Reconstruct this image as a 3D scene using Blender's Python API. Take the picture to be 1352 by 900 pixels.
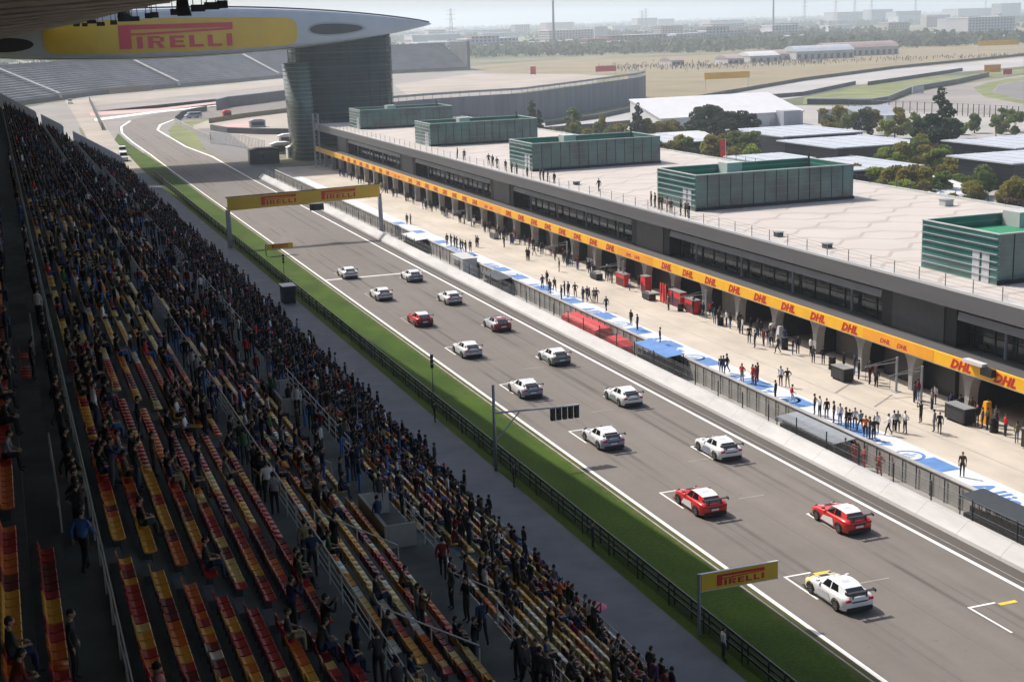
import bpy, bmesh, math, random
import numpy as np
from mathutils import Matrix, Vector

# ------------------------------------------------------------------ camera, sky, sun, exposure
S = bpy.context.scene
for o in list(bpy.data.objects): bpy.data.objects.remove(o)
C = S.collection
random.seed(7); rng = np.random.default_rng(11)
H0 = 31.1                                   # eye height above the track, metres
ROT = np.array([[0.9384, -0.1032, 0.3297], [-0.3443, -0.1984, 0.9177], [-0.0292, -0.9747, -0.2217]])
FPX, CX, CY = 1850.0, 676.0, 450.0
cam = bpy.data.objects.new('camera', bpy.data.cameras.new('camera')); C.objects.link(cam)
cam.data.sensor_fit = 'HORIZONTAL'; cam.data.sensor_width = 36.0; cam.data.lens = FPX / 1352 * 36
cam.data.clip_start = 0.3; cam.data.clip_end = 40000
M = Matrix(((ROT[0][0], -ROT[0][1], -ROT[0][2], 0), (ROT[1][0], -ROT[1][1], -ROT[1][2], 0), (ROT[2][0], -ROT[2][1], -ROT[2][2], H0), (0, 0, 0, 1)))
cam.matrix_world = M
S.camera = cam
SUNV = Vector((-0.40, 0.75, 1.0)).normalized()          # towards the sun
EL = math.asin(SUNV.z); AZ = math.atan2(SUNV.x, SUNV.y)
world = bpy.data.worlds.new('World'); S.world = world; world.use_nodes = True
wn = world.node_tree; wn.nodes.clear()
sky = wn.nodes.new('ShaderNodeTexSky'); sky.sky_type = 'NISHITA'; sky.sun_disc = False
sky.sun_elevation = EL; sky.sun_rotation = AZ; sky.air_density = 1.0; sky.dust_density = 4.0; sky.ozone_density = 1.0
bg = wn.nodes.new('ShaderNodeBackground'); bg.inputs['Strength'].default_value = 0.14
wo = wn.nodes.new('ShaderNodeOutputWorld')
wn.links.new(sky.outputs[0], bg.inputs[0]); wn.links.new(bg.outputs[0], wo.inputs[0])
sun = bpy.data.lights.new('sun', 'SUN'); sun.energy = 4.3; sun.angle = math.radians(0.53); sun.color = (1.0, 0.94, 0.86)
so = bpy.data.objects.new('sun', sun); C.objects.link(so); so.rotation_euler = SUNV.to_track_quat('Z', 'Y').to_euler(); so.location = (-40, 80, 120)
S.view_settings.view_transform = 'Standard'; S.view_settings.look = 'None'
S.view_settings.exposure = 0.25; S.view_settings.gamma = 1.0; S.view_settings.use_curve_mapping = False
S.render.engine = 'CYCLES'; S.cycles.volume_bounces = 1; S.cycles.max_bounces = 5; S.cycles.transparent_max_bounces = 12

def ray(u, v): return ROT @ np.array([(u - CX) / FPX, (v - CY) / FPX, 1.0])
def G(u, v, z=0.0):                                     # where a photo pixel meets the level z
    d = ray(u, v); t = (z - H0) / d[2]; return (float(d[0] * t), float(d[1] * t))
def onX(u, v, X): d = ray(u, v); t = X / d[0]; return float(d[1] * t), float(d[2] * t + H0)
def onY(u, v, Y): d = ray(u, v); t = Y / d[1]; return float(d[0] * t), float(d[2] * t + H0)
def PX(X, Y, Z):
    p = ROT.T @ np.array([X, Y, Z - H0]); return CX + FPX * p[0] / p[2], CY + FPX * p[1] / p[2]
def PXA(P):
    p = (P - np.array([0, 0, H0])) @ ROT; return CX + FPX * p[:, 0] / p[:, 2], CY + FPX * p[:, 1] / p[:, 2]

# ------------------------------------------------------------------ materials
MATS = {}
def mat(name, col, rough=0.7, var=0.12, scale=1.0, metal=0.0, spec=0.4, col2=None, detail=6, bump=0.0, stretch=(1, 1, 1), emit=None, alpha=None, coat=0.0):
    if name in MATS: return MATS[name]
    m = bpy.data.materials.new(name); m.use_nodes = True; nt = m.node_tree; b = nt.nodes['Principled BSDF']
    b.inputs['Roughness'].default_value = rough; b.inputs['Metallic'].default_value = metal; b.inputs['Specular IOR Level'].default_value = spec
    if coat: b.inputs['Coat Weight'].default_value = coat; b.inputs['Coat Roughness'].default_value = 0.06
    c2 = col2 or tuple(max(0, c * (1 - var * 2)) for c in col)
    c1 = col if col2 else tuple(min(1, c * (1 + var)) for c in col)
    geo = nt.nodes.new('ShaderNodeNewGeometry'); mp = nt.nodes.new('ShaderNodeMapping'); mp.inputs['Scale'].default_value = tuple(scale * s for s in stretch)
    nz = nt.nodes.new('ShaderNodeTexNoise'); nz.inputs['Scale'].default_value = 1.0; nz.inputs['Detail'].default_value = detail; nz.inputs['Roughness'].default_value = 0.62
    rp = nt.nodes.new('ShaderNodeValToRGB'); rp.color_ramp.elements[0].position = 0.32; rp.color_ramp.elements[1].position = 0.68
    rp.color_ramp.elements[0].color = (*c2, 1); rp.color_ramp.elements[1].color = (*c1, 1)
    L = nt.links.new
    L(geo.outputs['Position'], mp.inputs[0]); L(mp.outputs[0], nz.inputs['Vector']); L(nz.outputs['Fac'], rp.inputs[0]); L(rp.outputs[0], b.inputs['Base Color'])
    if bump:
        bp = nt.nodes.new('ShaderNodeBump'); bp.inputs['Strength'].default_value = bump; L(nz.outputs['Fac'], bp.inputs['Height']); L(bp.outputs[0], b.inputs['Normal'])
    if emit: b.inputs['Emission Color'].default_value = (*emit[:3], 1); b.inputs['Emission Strength'].default_value = emit[3]
    if alpha is not None: b.inputs['Alpha'].default_value = alpha
    MATS[name] = m; return m

class NB:                                               # tiny node-expression helper
    def __init__(s, m): s.nt = m.node_tree; s.L = s.nt.links.new
    def math(s, op, a, b=None, c=None):
        n = s.nt.nodes.new('ShaderNodeMath'); n.operation = op
        for i, x in enumerate((a, b, c)):
            if x is None: continue
            if isinstance(x, (int, float)): n.inputs[i].default_value = x
            else: s.L(x, n.inputs[i])
        return n.outputs[0]
    def mix(s, f, a, b, mode='MIX'):
        n = s.nt.nodes.new('ShaderNodeMix'); n.data_type = 'RGBA'; n.blend_type = mode
        for i, x in ((0, f), (6, a), (7, b)):
            if isinstance(x, (int, float)): n.inputs[i].default_value = x
            elif isinstance(x, tuple): n.inputs[i].default_value = (*x, 1)
            else: s.L(x, n.inputs[i])
        return n.outputs[2]
    def pos(s):
        g = s.nt.nodes.new('ShaderNodeNewGeometry'); x = s.nt.nodes.new('ShaderNodeSeparateXYZ'); s.L(g.outputs['Position'], x.inputs[0]); return g.outputs['Position'], x.outputs
    def noise(s, vec, scale, detail=4, stretch=(1, 1, 1)):
        mp = s.nt.nodes.new('ShaderNodeMapping'); mp.inputs['Scale'].default_value = tuple(scale * q for q in stretch); s.L(vec, mp.inputs[0])
        n = s.nt.nodes.new('ShaderNodeTexNoise'); n.inputs['Scale'].default_value = 1; n.inputs['Detail'].default_value = detail; s.L(mp.outputs[0], n.inputs['Vector']); return n.outputs['Fac']
    def ramp(s, x, lo, hi):
        n = s.nt.nodes.new('ShaderNodeMapRange'); n.inputs[1].default_value = lo; n.inputs[2].default_value = hi; s.L(x, n.inputs[0]); return n.outputs[0]

def newmat(name, rough=0.8, spec=0.3):
    m = bpy.data.materials.new(name); m.use_nodes = True; b = m.node_tree.nodes['Principled BSDF']
    b.inputs['Roughness'].default_value = rough; b.inputs['Specular IOR Level'].default_value = spec; MATS[name] = m
    return m, b, NB(m)

def m_asphalt(name, base, dark):
    m, b, n = newmat(name, 0.85, 0.25); p, xyz = n.pos()
    big = n.noise(p, 0.05, 5, (1, 0.35, 1)); fine = n.noise(p, 2.2, 5); streak = n.noise(p, 0.6, 3, (1.0, 0.012, 1)); mid = n.noise(p, 0.35, 4)
    f = n.math('ADD', n.math('MULTIPLY', big, 0.42), n.math('ADD', n.math('MULTIPLY', streak, 0.33), n.math('ADD', n.math('MULTIPLY', mid, 0.2), n.math('MULTIPLY', fine, 0.12))))
    c = n.mix(n.ramp(f, 0.36, 0.70), dark, base)
    rub = n.math('MULTIPLY', n.ramp(n.noise(p, 1.1, 2, (1, 0.02, 1)), 0.60, 0.75), n.ramp(n.noise(p, 0.03, 2), 0.45, 0.6))    # rubber laid by tyres
    c = n.mix(n.math('MULTIPLY', rub, 0.55), c, tuple(0.55 * q for q in dark))
    X = xyz[0]; seam = n.math('LESS_THAN', n.math('FRACT', n.math('DIVIDE', n.math('SUBTRACT', X, 37.0), 3.25)), 0.014)       # paving seams
    c = n.mix(n.math('MULTIPLY', seam, n.ramp(n.noise(p, .12, 3), .35, .6)), c, tuple(0.6 * q for q in dark))
    lane = None
    for wx in (39.45, 41.0, 45.9, 47.5):              # rubber laid by wheels pulling away from the grid slots
        q = n.math('SUBTRACT', 1.0, n.math('MULTIPLY', n.math('ABSOLUTE', n.math('SUBTRACT', X, wx)), 3.6)); q = n.math('MAXIMUM', q, 0.0); lane = q if lane is None else n.math('MAXIMUM', lane, q)
    c = n.mix(n.math('MULTIPLY', lane, n.math('MULTIPLY', n.ramp(n.noise(p, .16, 4, (1, .45, 1)),   .40, .58), 0.75)), c, tuple(0.5 * q for q in dark))
    spot = n.ramp(n.noise(p, 1.4, 3), .69, .74); c = n.mix(n.math('MULTIPLY', spot, .35), c, tuple(0.55 * q for q in dark))          # oil spots
    n.L(c, b.inputs['Base Color']); return m
m_asphalt('asphalt', (0.205, 0.183, 0.165), (0.135, 0.120, 0.109))
m_asphalt('asphalt_edge', (0.115, 0.102, 0.092), (0.08, 0.072, 0.066)); m_asphalt('asphalt_far', (0.20, 0.19, 0.185), (0.15, 0.145, 0.142))
mat('pit_concrete', (0.49, 0.44, 0.375), 0.85, 0.11, 0.25, detail=8, stretch=(1, 0.4, 1))
mat('paint_white', (0.78, 0.77, 0.75), 0.6, 0.06, 0.8, stretch=(1, 0.2, 1))
mat('paint_faint', (0.36, 0.34, 0.32), 0.7, 0.15, 1.2)
mat('paint_yellow', (0.72, 0.52, 0.05), 0.6, 0.08, 1.0)
mat('paint_blue', (0.10, 0.23, 0.50), 0.6, 0.10, 1.0)
mat('wall_white', (0.47, 0.465, 0.465), 0.7, 0.10, 0.5, detail=8, stretch=(0.3, 0.3, 2))
mat('strip_white', (0.62, 0.63, 0.65), 0.7, 0.06, 0.6, detail=7); mat('wall_grey', (0.34, 0.33, 0.31), 0.8, 0.12, 0.5, detail=8)
mat('tower_band', (0.05, 0.09, 0.105), 0.5, 0.1, 0.5); mat('concrete', (0.36, 0.35, 0.34), 0.85, 0.14, 0.4, detail=8)
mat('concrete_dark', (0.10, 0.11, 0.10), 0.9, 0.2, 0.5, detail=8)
mat('walkway_paving', (0.11, 0.125, 0.145), 0.85, 0.12, 0.4, detail=7)
mat('steel_grey', (0.30, 0.32, 0.34), 0.45, 0.08, 2.0, metal=0.3)
mat('steel_dark', (0.035, 0.04, 0.045), 0.5, 0.1, 2.0)
mat('steel_light', (0.55, 0.57, 0.6), 0.4, 0.06, 2.0, metal=0.2)
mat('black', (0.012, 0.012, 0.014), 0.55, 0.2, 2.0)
mat('rubber', (0.015, 0.015, 0.015), 0.85, 0.2, 4.0)
mat('fascia_grey', (0.105, 0.105, 0.11), 0.5, 0.08, 0.3, detail=7, stretch=(1, 0.15, 2))
mat('lintel_grey', (0.34, 0.36, 0.40), 0.5, 0.06, 0.3)
mat('core_panel', (0.05, 0.053, 0.057), 0.4, 0.15, 0.6)
mat('banner_yellow', (0.88, 0.46, 0.015), 0.55, 0.05, 0.4)
mat('banner_orange', (0.86, 0.36, 0.02), 0.55, 0.05, 0.4)
mat('sign_yellow', (0.66, 0.42, 0.03), 0.5, 0.06, 0.2)
mat('letter_red', (0.55, 0.012, 0.016), 0.5, 0.05, 1.0)
mat('letter_crimson', (0.58, 0.03, 0.06), 0.5, 0.05, 1.0)
mat('red_cloth', (0.62, 0.03, 0.03), 0.6, 0.12, 2.0)
mat('bridge_shell', (0.46, 0.50, 0.56), 0.4, 0.05, 0.15, detail=4)
mat('bridge_dark', (0.05, 0.055, 0.07), 0.5, 0.1, 0.3)
mat('roof_underside', (0.42, 0.37, 0.33), 0.8, 0.16, 0.15, detail=5, stretch=(1, 0.3, 1))
mat('green_floor', (0.02, 0.22, 0.11), 0.7, 0.12, 0.4)
mat('parapet', (0.45, 0.47, 0.46), 0.5, 0.06, 0.5)
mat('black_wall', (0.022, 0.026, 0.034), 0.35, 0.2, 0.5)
mat('roof_white', (0.43, 0.46, 0.51), 0.5, 0.08, 0.2, stretch=(1, 3, 1))
mat('white_sheet', (0.60, 0.60, 0.61), 0.5, 0.04, 0.3)
mat('stand_grey', (0.24, 0.235, 0.25), 0.85, 0.15, 0.08, detail=9)
mat('stand_dark', (0.09, 0.095, 0.10), 0.9, 0.2, 0.1)
mat('curved_wall', (0.20, 0.205, 0.225), 0.7, 0.12, 0.12, stretch=(3, 3, 0.2))
mat('trunk', (0.09, 0.065, 0.045), 0.9, 0.2, 2.0)
mat('tyre_white', (0.6, 0.6, 0.6), 0.7, 0.1, 2)
mat('car_white', (0.80, 0.81, 0.82), 0.28, 0.02, 0.5, coat=0.6)
mat('car_silver', (0.55, 0.58, 0.62), 0.28, 0.03, 0.5, coat=0.6)
mat('car_red', (0.58, 0.02, 0.02), 0.28, 0.05, 0.5, coat=0.6)
mat('car_darkred', (0.22, 0.01, 0.02), 0.3, 0.08, 0.5, coat=0.6)
mat('car_dark', (0.03, 0.035, 0.04), 0.3, 0.1, 0.5, coat=0.6)
mat('car_cream', (0.80, 0.74, 0.34), 0.28, 0.03, 0.5, coat=0.6)
mat('car_teal', (0.16, 0.25, 0.26), 0.3, 0.05, 0.5, coat=0.6)
mat('car_blue', (0.25, 0.30, 0.42), 0.3, 0.05, 0.5, coat=0.6)
mat('car_glass', (0.012, 0.014, 0.016), 0.06, 0.1, 1.0, spec=0.6)
mat('car_trim', (0.02, 0.02, 0.022), 0.5, 0.1, 2.0)
mat('lamp_red', (0.45, 0.02, 0.02), 0.25, 0.05, 1.0)
mat('lamp_clear', (0.5, 0.5, 0.52), 0.12, 0.05, 1.0)
mat('rim', (0.28, 0.28, 0.29), 0.4, 0.1, 2.0, metal=0.6)
mat('glass_dark', (0.055, 0.075, 0.075), 0.07, 0.25, 0.5, spec=0.7, col2=(0.010, 0.014, 0.015), detail=8)  # pale patches in the tone stand for light spots and people inside
mat('runoff_beige', (0.35, 0.305, 0.26), 0.9, 0.12, 0.03, detail=9)
mat('runoff_grey', (0.25, 0.23, 0.215), 0.9, 0.12, 0.03, detail=9)
mat('shed_roof', (0.34, 0.25, 0.24), 0.8, 0.1, 0.05); mat('runoff_pink', (0.52, 0.35, 0.33), 0.9, 0.08, 0.02)
mat('pale_road', (0.36, 0.345, 0.34), 0.9, 0.08, 0.02)
mat('paddock', (0.33, 0.315, 0.30), 0.9, 0.1, 0.05)
mat('dry_grass', (0.26, 0.205, 0.125), 0.95, 0.16, 0.03, detail=10, col2=(0.165, 0.14, 0.08))
mat('green_grass_far', (0.17, 0.19, 0.07), 0.95, 0.2, 0.08, detail=9)
mat('flood_black', (0.008, 0.008, 0.01), 0.5, 0.1, 1)
mat('skin', (0.36, 0.22, 0.15), 0.6, 0.06, 3)
mat('hair', (0.012, 0.010, 0.009), 0.7, 0.1, 3)
mat('shoe', (0.02, 0.02, 0.022), 0.7, 0.1, 3)
mat('rail_pale', (0.42, 0.42, 0.40), 0.5, 0.06, 2.0)
CLOTH = {'black': (0.012, 0.012, 0.014), 'navy blue': (0.018, 0.028, 0.075), 'dark grey': (0.045, 0.047, 0.05), 'white': (0.72, 0.72, 0.72), 'red': (0.50, 0.025, 0.025), 'dark red': (0.16, 0.012, 0.016),
         'brown': (0.10, 0.06, 0.035), 'grey': (0.22, 0.22, 0.23), 'blue': (0.05, 0.13, 0.36), 'orange': (0.62, 0.14, 0.03), 'khaki': (0.26, 0.22, 0.14), 'green': (0.05, 0.13, 0.06), 'purple': (0.12, 0.05, 0.15), 'pink': (0.55, 0.2, 0.25), 'yellow': (0.6, 0.42, 0.05)}
for k_, c_ in CLOTH.items(): mat('cloth_' + k_, c_, 0.85, 0.12, 4.0)
SEATC = {'red': (0.40, 0.014, 0.016), 'dark red': (0.17, 0.006, 0.012), 'orange': (0.60, 0.14, 0.012), 'yellow': (0.66, 0.33, 0.025), 'pale yellow': (0.64, 0.47, 0.17), 'white': (0.62, 0.58, 0.48)}
for k_, c_ in SEATC.items(): mat('seat_' + k_, c_, 0.45, 0.08, 3.0)

def m_grass():
    m, b, n = newmat('grass', 0.9, 0.2); p, xyz = n.pos()
    f = n.math('ADD', n.math('MULTIPLY', n.noise(p, 0.25, 5, (1, .5, 1)), 0.6), n.math('MULTIPLY', n.noise(p, 5, 4), 0.5))
    n.L(n.mix(n.ramp(f, 0.38, 0.72), (0.021, 0.048, 0.002), (0.060, 0.108, 0.005)), b.inputs['Base Color']); gc_ = b.inputs['Base Color'].links[0].from_socket; ed = n.ramp(n.math('ADD', n.math('MULTIPLY', xyz[0], 1.0), n.math('MULTIPLY', n.noise(p, 0.8, 5), 1.6)), 36.75, 37.35); wr = n.ramp(n.noise(p, 0.13, 6), .58, .72); n.L(n.mix(n.math('MAXIMUM', n.math('MULTIPLY', ed, .75), n.math('MULTIPLY', wr, .45)), gc_, (0.115, 0.10, 0.045)), b.inputs['Base Color'])
m_grass()
def m_ground():
    m, b, n = newmat('plain', 0.95, 0.2); p, xyz = n.pos()
    f1 = n.noise(p, 0.004, 5); f2 = n.noise(p, 0.02, 6)
    c = n.mix(n.ramp(f1, 0.42, 0.6), (0.11, 0.125, 0.07), (0.22, 0.20, 0.13)); c = n.mix(n.ramp(f2, 0.5, 0.68), c, (0.065, 0.085, 0.05))
    n.L(c, b.inputs['Base Color'])
m_ground()
def m_deck():                                           # pale roof pavers with rows of pinkish zigzag joints
    m, b, n = newmat('deck', 0.8, 0.3); p, xyz = n.pos(); X, Y = xyz[0], xyz[1]
    tri = n.math('ABSOLUTE', n.math('SUBTRACT', n.math('FRACT', n.math('DIVIDE', X, 8.6)), 0.5))
    tri = n.math('MINIMUM', n.math('MAXIMUM', tri, 0.14), 0.36)
    def lines(sgn):
        q = n.math('FRACT', n.math('ADD', n.math('DIVIDE', Y, 8.0), n.math('MULTIPLY', tri, 1.25 * sgn)))
        return n.math('LESS_THAN', q, 0.075)
    ln = n.math('MAXIMUM', lines(1), lines(-1))
    slab = n.math('MAXIMUM', n.math('LESS_THAN', n.math('FRACT', n.math('DIVIDE', X, 1.2)), 0.03), n.math('LESS_THAN', n.math('FRACT', n.math('DIVIDE', Y, 1.2)), 0.03))
    base = n.mix(n.noise(p, 0.12, 7), (0.415, 0.375, 0.345), (0.49, 0.45, 0.42))
    base = n.mix(n.math('MULTIPLY', slab, 0.18), base, (0.4, 0.36, 0.33))
    c = n.mix(n.math('MULTIPLY', ln, 0.62), base, (0.30, 0.255, 0.23))
    c = n.mix(n.math('MULTIPLY', n.ramp(n.noise(p, 0.22, 7), 0.52, 0.72), 0.4), c, (0.32, 0.295, 0.275))
    n.L(c, b.inputs['Base Color'])
m_deck()
def m_glass(name, a, b_, px, pz, lw, linecol, axis='X', rough=0.12, spec=0.55):
    m, b, n = newmat(name, rough, spec); p, xyz = n.pos()
    cell = n.noise(p, 0.35, 3); c = n.mix(n.ramp(cell, 0.35, 0.68), a, b_)
    g = n.math('LESS_THAN', n.math('FRACT', n.math('DIVIDE', xyz[2], pz)), lw)
    if px: g = n.math('MAXIMUM', g, n.math('LESS_THAN', n.math('FRACT', n.math('DIVIDE', xyz[0 if axis == 'X' else 1], px)), 0.04))
    n.L(n.mix(g, c, linecol), b.inputs['Base Color'])
    r = n.math('ADD', n.math('MULTIPLY', g, 0.4), rough); n.L(r, b.inputs['Roughness'])
m_glass('pavilion_side', (0.03, 0.12, 0.105), (0.055, 0.18, 0.16), 0, 0.62, 0.14, (0.14, 0.24, 0.22), 'Y')
m_glass('pavilion_front', (0.055, 0.085, 0.088), (0.085, 0.19, 0.18), 1.5, 0.9, 0.05, (0.11, 0.14, 0.14), 'X')
m_glass('tower_glass', (0.008, 0.026, 0.038), (0.020, 0.060, 0.074), 0, 1.0, 0.14, (0.03, 0.075, 0.09), 'X', 0.12, 0.35)
m_glass('tower_glass_green', (0.07, 0.11, 0.10), (0.11, 0.16, 0.145), 0, 1.0, 0.15, (0.2, 0.26, 0.24), 'X', 0.2)
def m_mesh(name, col, a):
    m = bpy.data.materials.new(name); m.use_nodes = True; nt = m.node_tree; b = nt.nodes['Principled BSDF']; b.inputs['Base Color'].default_value = (*col, 1); b.inputs['Alpha'].default_value = a; b.inputs['Roughness'].default_value = 0.6; MATS[name] = m
m_mesh('wire_mesh', (0.16, 0.16, 0.16), 0.22); m_mesh('wire_mesh_dark', (0.012, 0.016, 0.014), 0.50)
def m_attr(name, rough=0.8, spec=0.3):
    m, b, n = newmat(name, rough, spec); a = m.node_tree.nodes.new('ShaderNodeAttribute'); a.attribute_name = 'Col'; n.L(a.outputs['Color'], b.inputs['Base Color'])
m_attr('crowd_cloth'); m_attr('seat_plastic', 0.45, 0.4)
def m_leaf(name, c1, c2):
    m, b, n = newmat(name, 0.75, 0.25); p, xyz = n.pos()
    n.L(n.mix(n.ramp(n.noise(p, 0.9, 4), 0.35, 0.65), c1, c2), b.inputs['Base Color']); lc = b.inputs['Base Color'].links[0].from_socket; tr = m.node_tree.nodes.new('ShaderNodeBsdfTranslucent'); n.L(lc, tr.inputs[0]); mx = m.node_tree.nodes.new('ShaderNodeMixShader'); mx.inputs[0].default_value = 0.42; n.L(b.outputs[0], mx.inputs[1]); n.L(tr.outputs[0], mx.inputs[2]); n.L(mx.outputs[0], m.node_tree.nodes['Material Output'].inputs[0])
m_leaf('leaf_dark', (0.030, 0.050, 0.030), (0.060, 0.085, 0.045)); m_leaf('leaf_mid', (0.10, 0.15, 0.035), (0.19, 0.24, 0.06)); m_leaf('leaf_olive', (0.16, 0.15, 0.03), (0.28, 0.24, 0.055))
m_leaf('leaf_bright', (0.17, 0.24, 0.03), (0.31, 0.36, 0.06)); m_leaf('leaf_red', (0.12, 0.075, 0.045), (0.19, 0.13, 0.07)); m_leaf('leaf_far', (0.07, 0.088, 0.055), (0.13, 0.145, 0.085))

# ------------------------------------------------------------------ mesh and object helpers
WORLD = {}                                              # things whose parts are drawn in world coordinates
def attach(o, parent):
    o.parent = parent
    if parent.name in WORLD: o.matrix_parent_inverse = Matrix.Translation(-Vector(WORLD[parent.name]))
class MB:
    def __init__(s): s.v = []; s.f = []; s.m = []
    def quad(s, pts, m=0):
        i = len(s.v); s.v += [tuple(p) for p in pts]; s.f.append(tuple(range(i, i + len(pts)))); s.m.append(m); return s
    def box(s, x0, x1, y0, y1, z0, z1, m=0):
        i = len(s.v); s.v += [(x0, y0, z0), (x1, y0, z0), (x1, y1, z0), (x0, y1, z0), (x0, y0, z1), (x1, y0, z1), (x1, y1, z1), (x0, y1, z1)]
        for f in ((0, 3, 2, 1), (4, 5, 6, 7), (0, 1, 5, 4), (1, 2, 6, 5), (2, 3, 7, 6), (3, 0, 4, 7)): s.f.append(tuple(i + q for q in f)); s.m.append(m)
        return s
    def prism(s, poly, z0, z1, m=0):                    # polygon in XY, extruded in Z
        n = len(poly); i = len(s.v); s.v += [(*p, z0) for p in poly] + [(*p, z1) for p in poly]
        s.f.append(tuple(i + q for q in reversed(range(n)))); s.f.append(tuple(i + n + q for q in range(n))); s.m += [m, m]
        for q in range(n): s.f.append((i + q, i + (q + 1) % n, i + n + (q + 1) % n, i + n + q)); s.m.append(m)
        return s
    def loft(s, rings, m=0, cap=True, closed=True):
        n = len(rings[0]); i = len(s.v)
        for r in rings: s.v += [tuple(p) for p in r]
        for a in range(len(rings) - 1):
            for q in range(n if closed else n - 1):
                b = (q + 1) % n; s.f.append((i + a * n + q, i + a * n + b, i + (a + 1) * n + b, i + (a + 1) * n + q)); s.m.append(m)
        if cap and closed: s.f.append(tuple(i + q for q in reversed(range(n)))); s.f.append(tuple(i + (len(rings) - 1) * n + q for q in range(n))); s.m += [m, m]
        return s
    def tube(s, p0, p1, r, n=6, r2=None, m=0):
        p0 = Vector(p0); p1 = Vector(p1); d = (p1 - p0).normalized(); a = d.orthogonal().normalized(); b = d.cross(a); r2 = r if r2 is None else r2
        R = lambda p, rr: [p + rr * (math.cos(2 * math.pi * k / n) * a + math.sin(2 * math.pi * k / n) * b) for k in range(n)]
        return s.loft([R(p0, r), R(p1, r2)], m)
    def build(s, name, mats, parent=None, smooth=False, kind=None):
        me = bpy.data.meshes.new(name); me.from_pydata(s.v, [], s.f)
        if not isinstance(mats, (list, tuple)): mats = [mats]
        for q in mats: me.materials.append(MATS[q] if isinstance(q, str) else q)
        if len(mats) > 1: me.polygons.foreach_set('material_index', s.m)
        bm = bmesh.new(); bm.from_mesh(me); bmesh.ops.recalc_face_normals(bm, faces=bm.faces); bm.to_mesh(me); bm.free()
        if smooth: me.polygons.foreach_set('use_smooth', [True] * len(me.polygons))
        o = bpy.data.objects.new(name, me); C.objects.link(o)
        if parent: attach(o, parent)
        if kind: o['kind'] = kind
        return o
def box_obj(name, dims, m, parent=None): return MB().box(*dims).build(name, m, parent)
def tag(o, label, cat, group=None, kind=None):
    o['label'] = label; o['category'] = cat
    if group: o['group'] = group
    if kind: o['kind'] = kind
    return o
def repeat(name, m, proto, offs, parent, cap=100):      # one mesh, copied as parts of their own; past the cap one object
    offs = sorted(offs, key=lambda p: p[0] ** 2 + p[1] ** 2); first = None
    for p in offs[:cap]:
        if first is None: first = proto.build(name, m, parent); o = first
        else: o = first.copy(); C.objects.link(o)
        o.location = p
    if len(offs) > cap:
        b = MB()
        for p in offs[cap:]:
            i = len(b.v); b.v += [(v[0] + p[0], v[1] + p[1], v[2] + p[2]) for v in proto.v]; b.f += [tuple(i + q for q in f) for f in proto.f]; b.m += proto.m
        b.build(name, m, parent, False, 'stuff')
def thing(name, label, cat, loc=(0, 0, 0), rz=0.0, group=None):
    o = bpy.data.objects.new(name, None); o.empty_display_size = 0.2; C.objects.link(o); o.location = loc; o.rotation_euler = (0, 0, rz)
    return tag(o, label, cat, group)
def place(name, label, cat, loc, group=None):           # a thing standing at loc, parts drawn in world coordinates
    o = thing(name, label, cat, loc, 0, group); WORLD[o.name] = loc; return o
def dup(root, loc=None, rz=None, label=None, scale=None):
    r = root.copy(); C.objects.link(r)
    if loc is not None: r.location = loc
    if rz is not None: r.rotation_euler = (0, 0, rz)
    if scale is not None: r.scale = scale
    if label: r['label'] = label
    for ch in list(root.children):
        c = ch.copy(); C.objects.link(c); c.parent = r
        for g in list(ch.children): d = g.copy(); C.objects.link(d); d.parent = c
    return r
def flat(name, pts, z, m, kind='structure'):
    bm = bmesh.new(); vs = [bm.verts.new((x, y, z)) for x, y in pts]; f = bm.faces.new(vs)
    bmesh.ops.triangulate(bm, faces=[f]); bmesh.ops.recalc_face_normals(bm, faces=bm.faces)
    for f in bm.faces:
        if f.normal.z < 0: f.normal_flip()
    me = bpy.data.meshes.new(name); bm.to_mesh(me); bm.free(); me.materials.append(MATS[m]); o = bpy.data.objects.new(name, me); C.objects.link(o)
    if kind: o['kind'] = kind
    return o
def px_flat(name, pts, z, m): return flat(name, [G(u, v) for u, v in pts], z, m)
def fast_mesh(name, V, Q, mats, col=None, parent=None):     # all-quad mesh from numpy arrays
    me = bpy.data.meshes.new(name); me.vertices.add(len(V)); me.vertices.foreach_set('co', V.astype(np.float32).ravel())
    me.loops.add(Q.size); me.loops.foreach_set('vertex_index', Q.astype(np.int32).ravel())
    me.polygons.add(len(Q)); me.polygons.foreach_set('loop_start', np.arange(0, Q.size, 4, dtype=np.int32))
    for q in (mats if isinstance(mats, (list, tuple)) else [mats]): me.materials.append(MATS[q])
    me.update(calc_edges=True)
    if col is not None:
        a = me.color_attributes.new('Col', 'FLOAT_COLOR', 'POINT'); rgba = np.ones((len(V), 4), np.float32); rgba[:, :3] = col; a.data.foreach_set('color', rgba.ravel())
    o = bpy.data.objects.new(name, me); C.objects.link(o)
    if parent: attach(o, parent)
    return o
FONT_CACHE = {}
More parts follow.
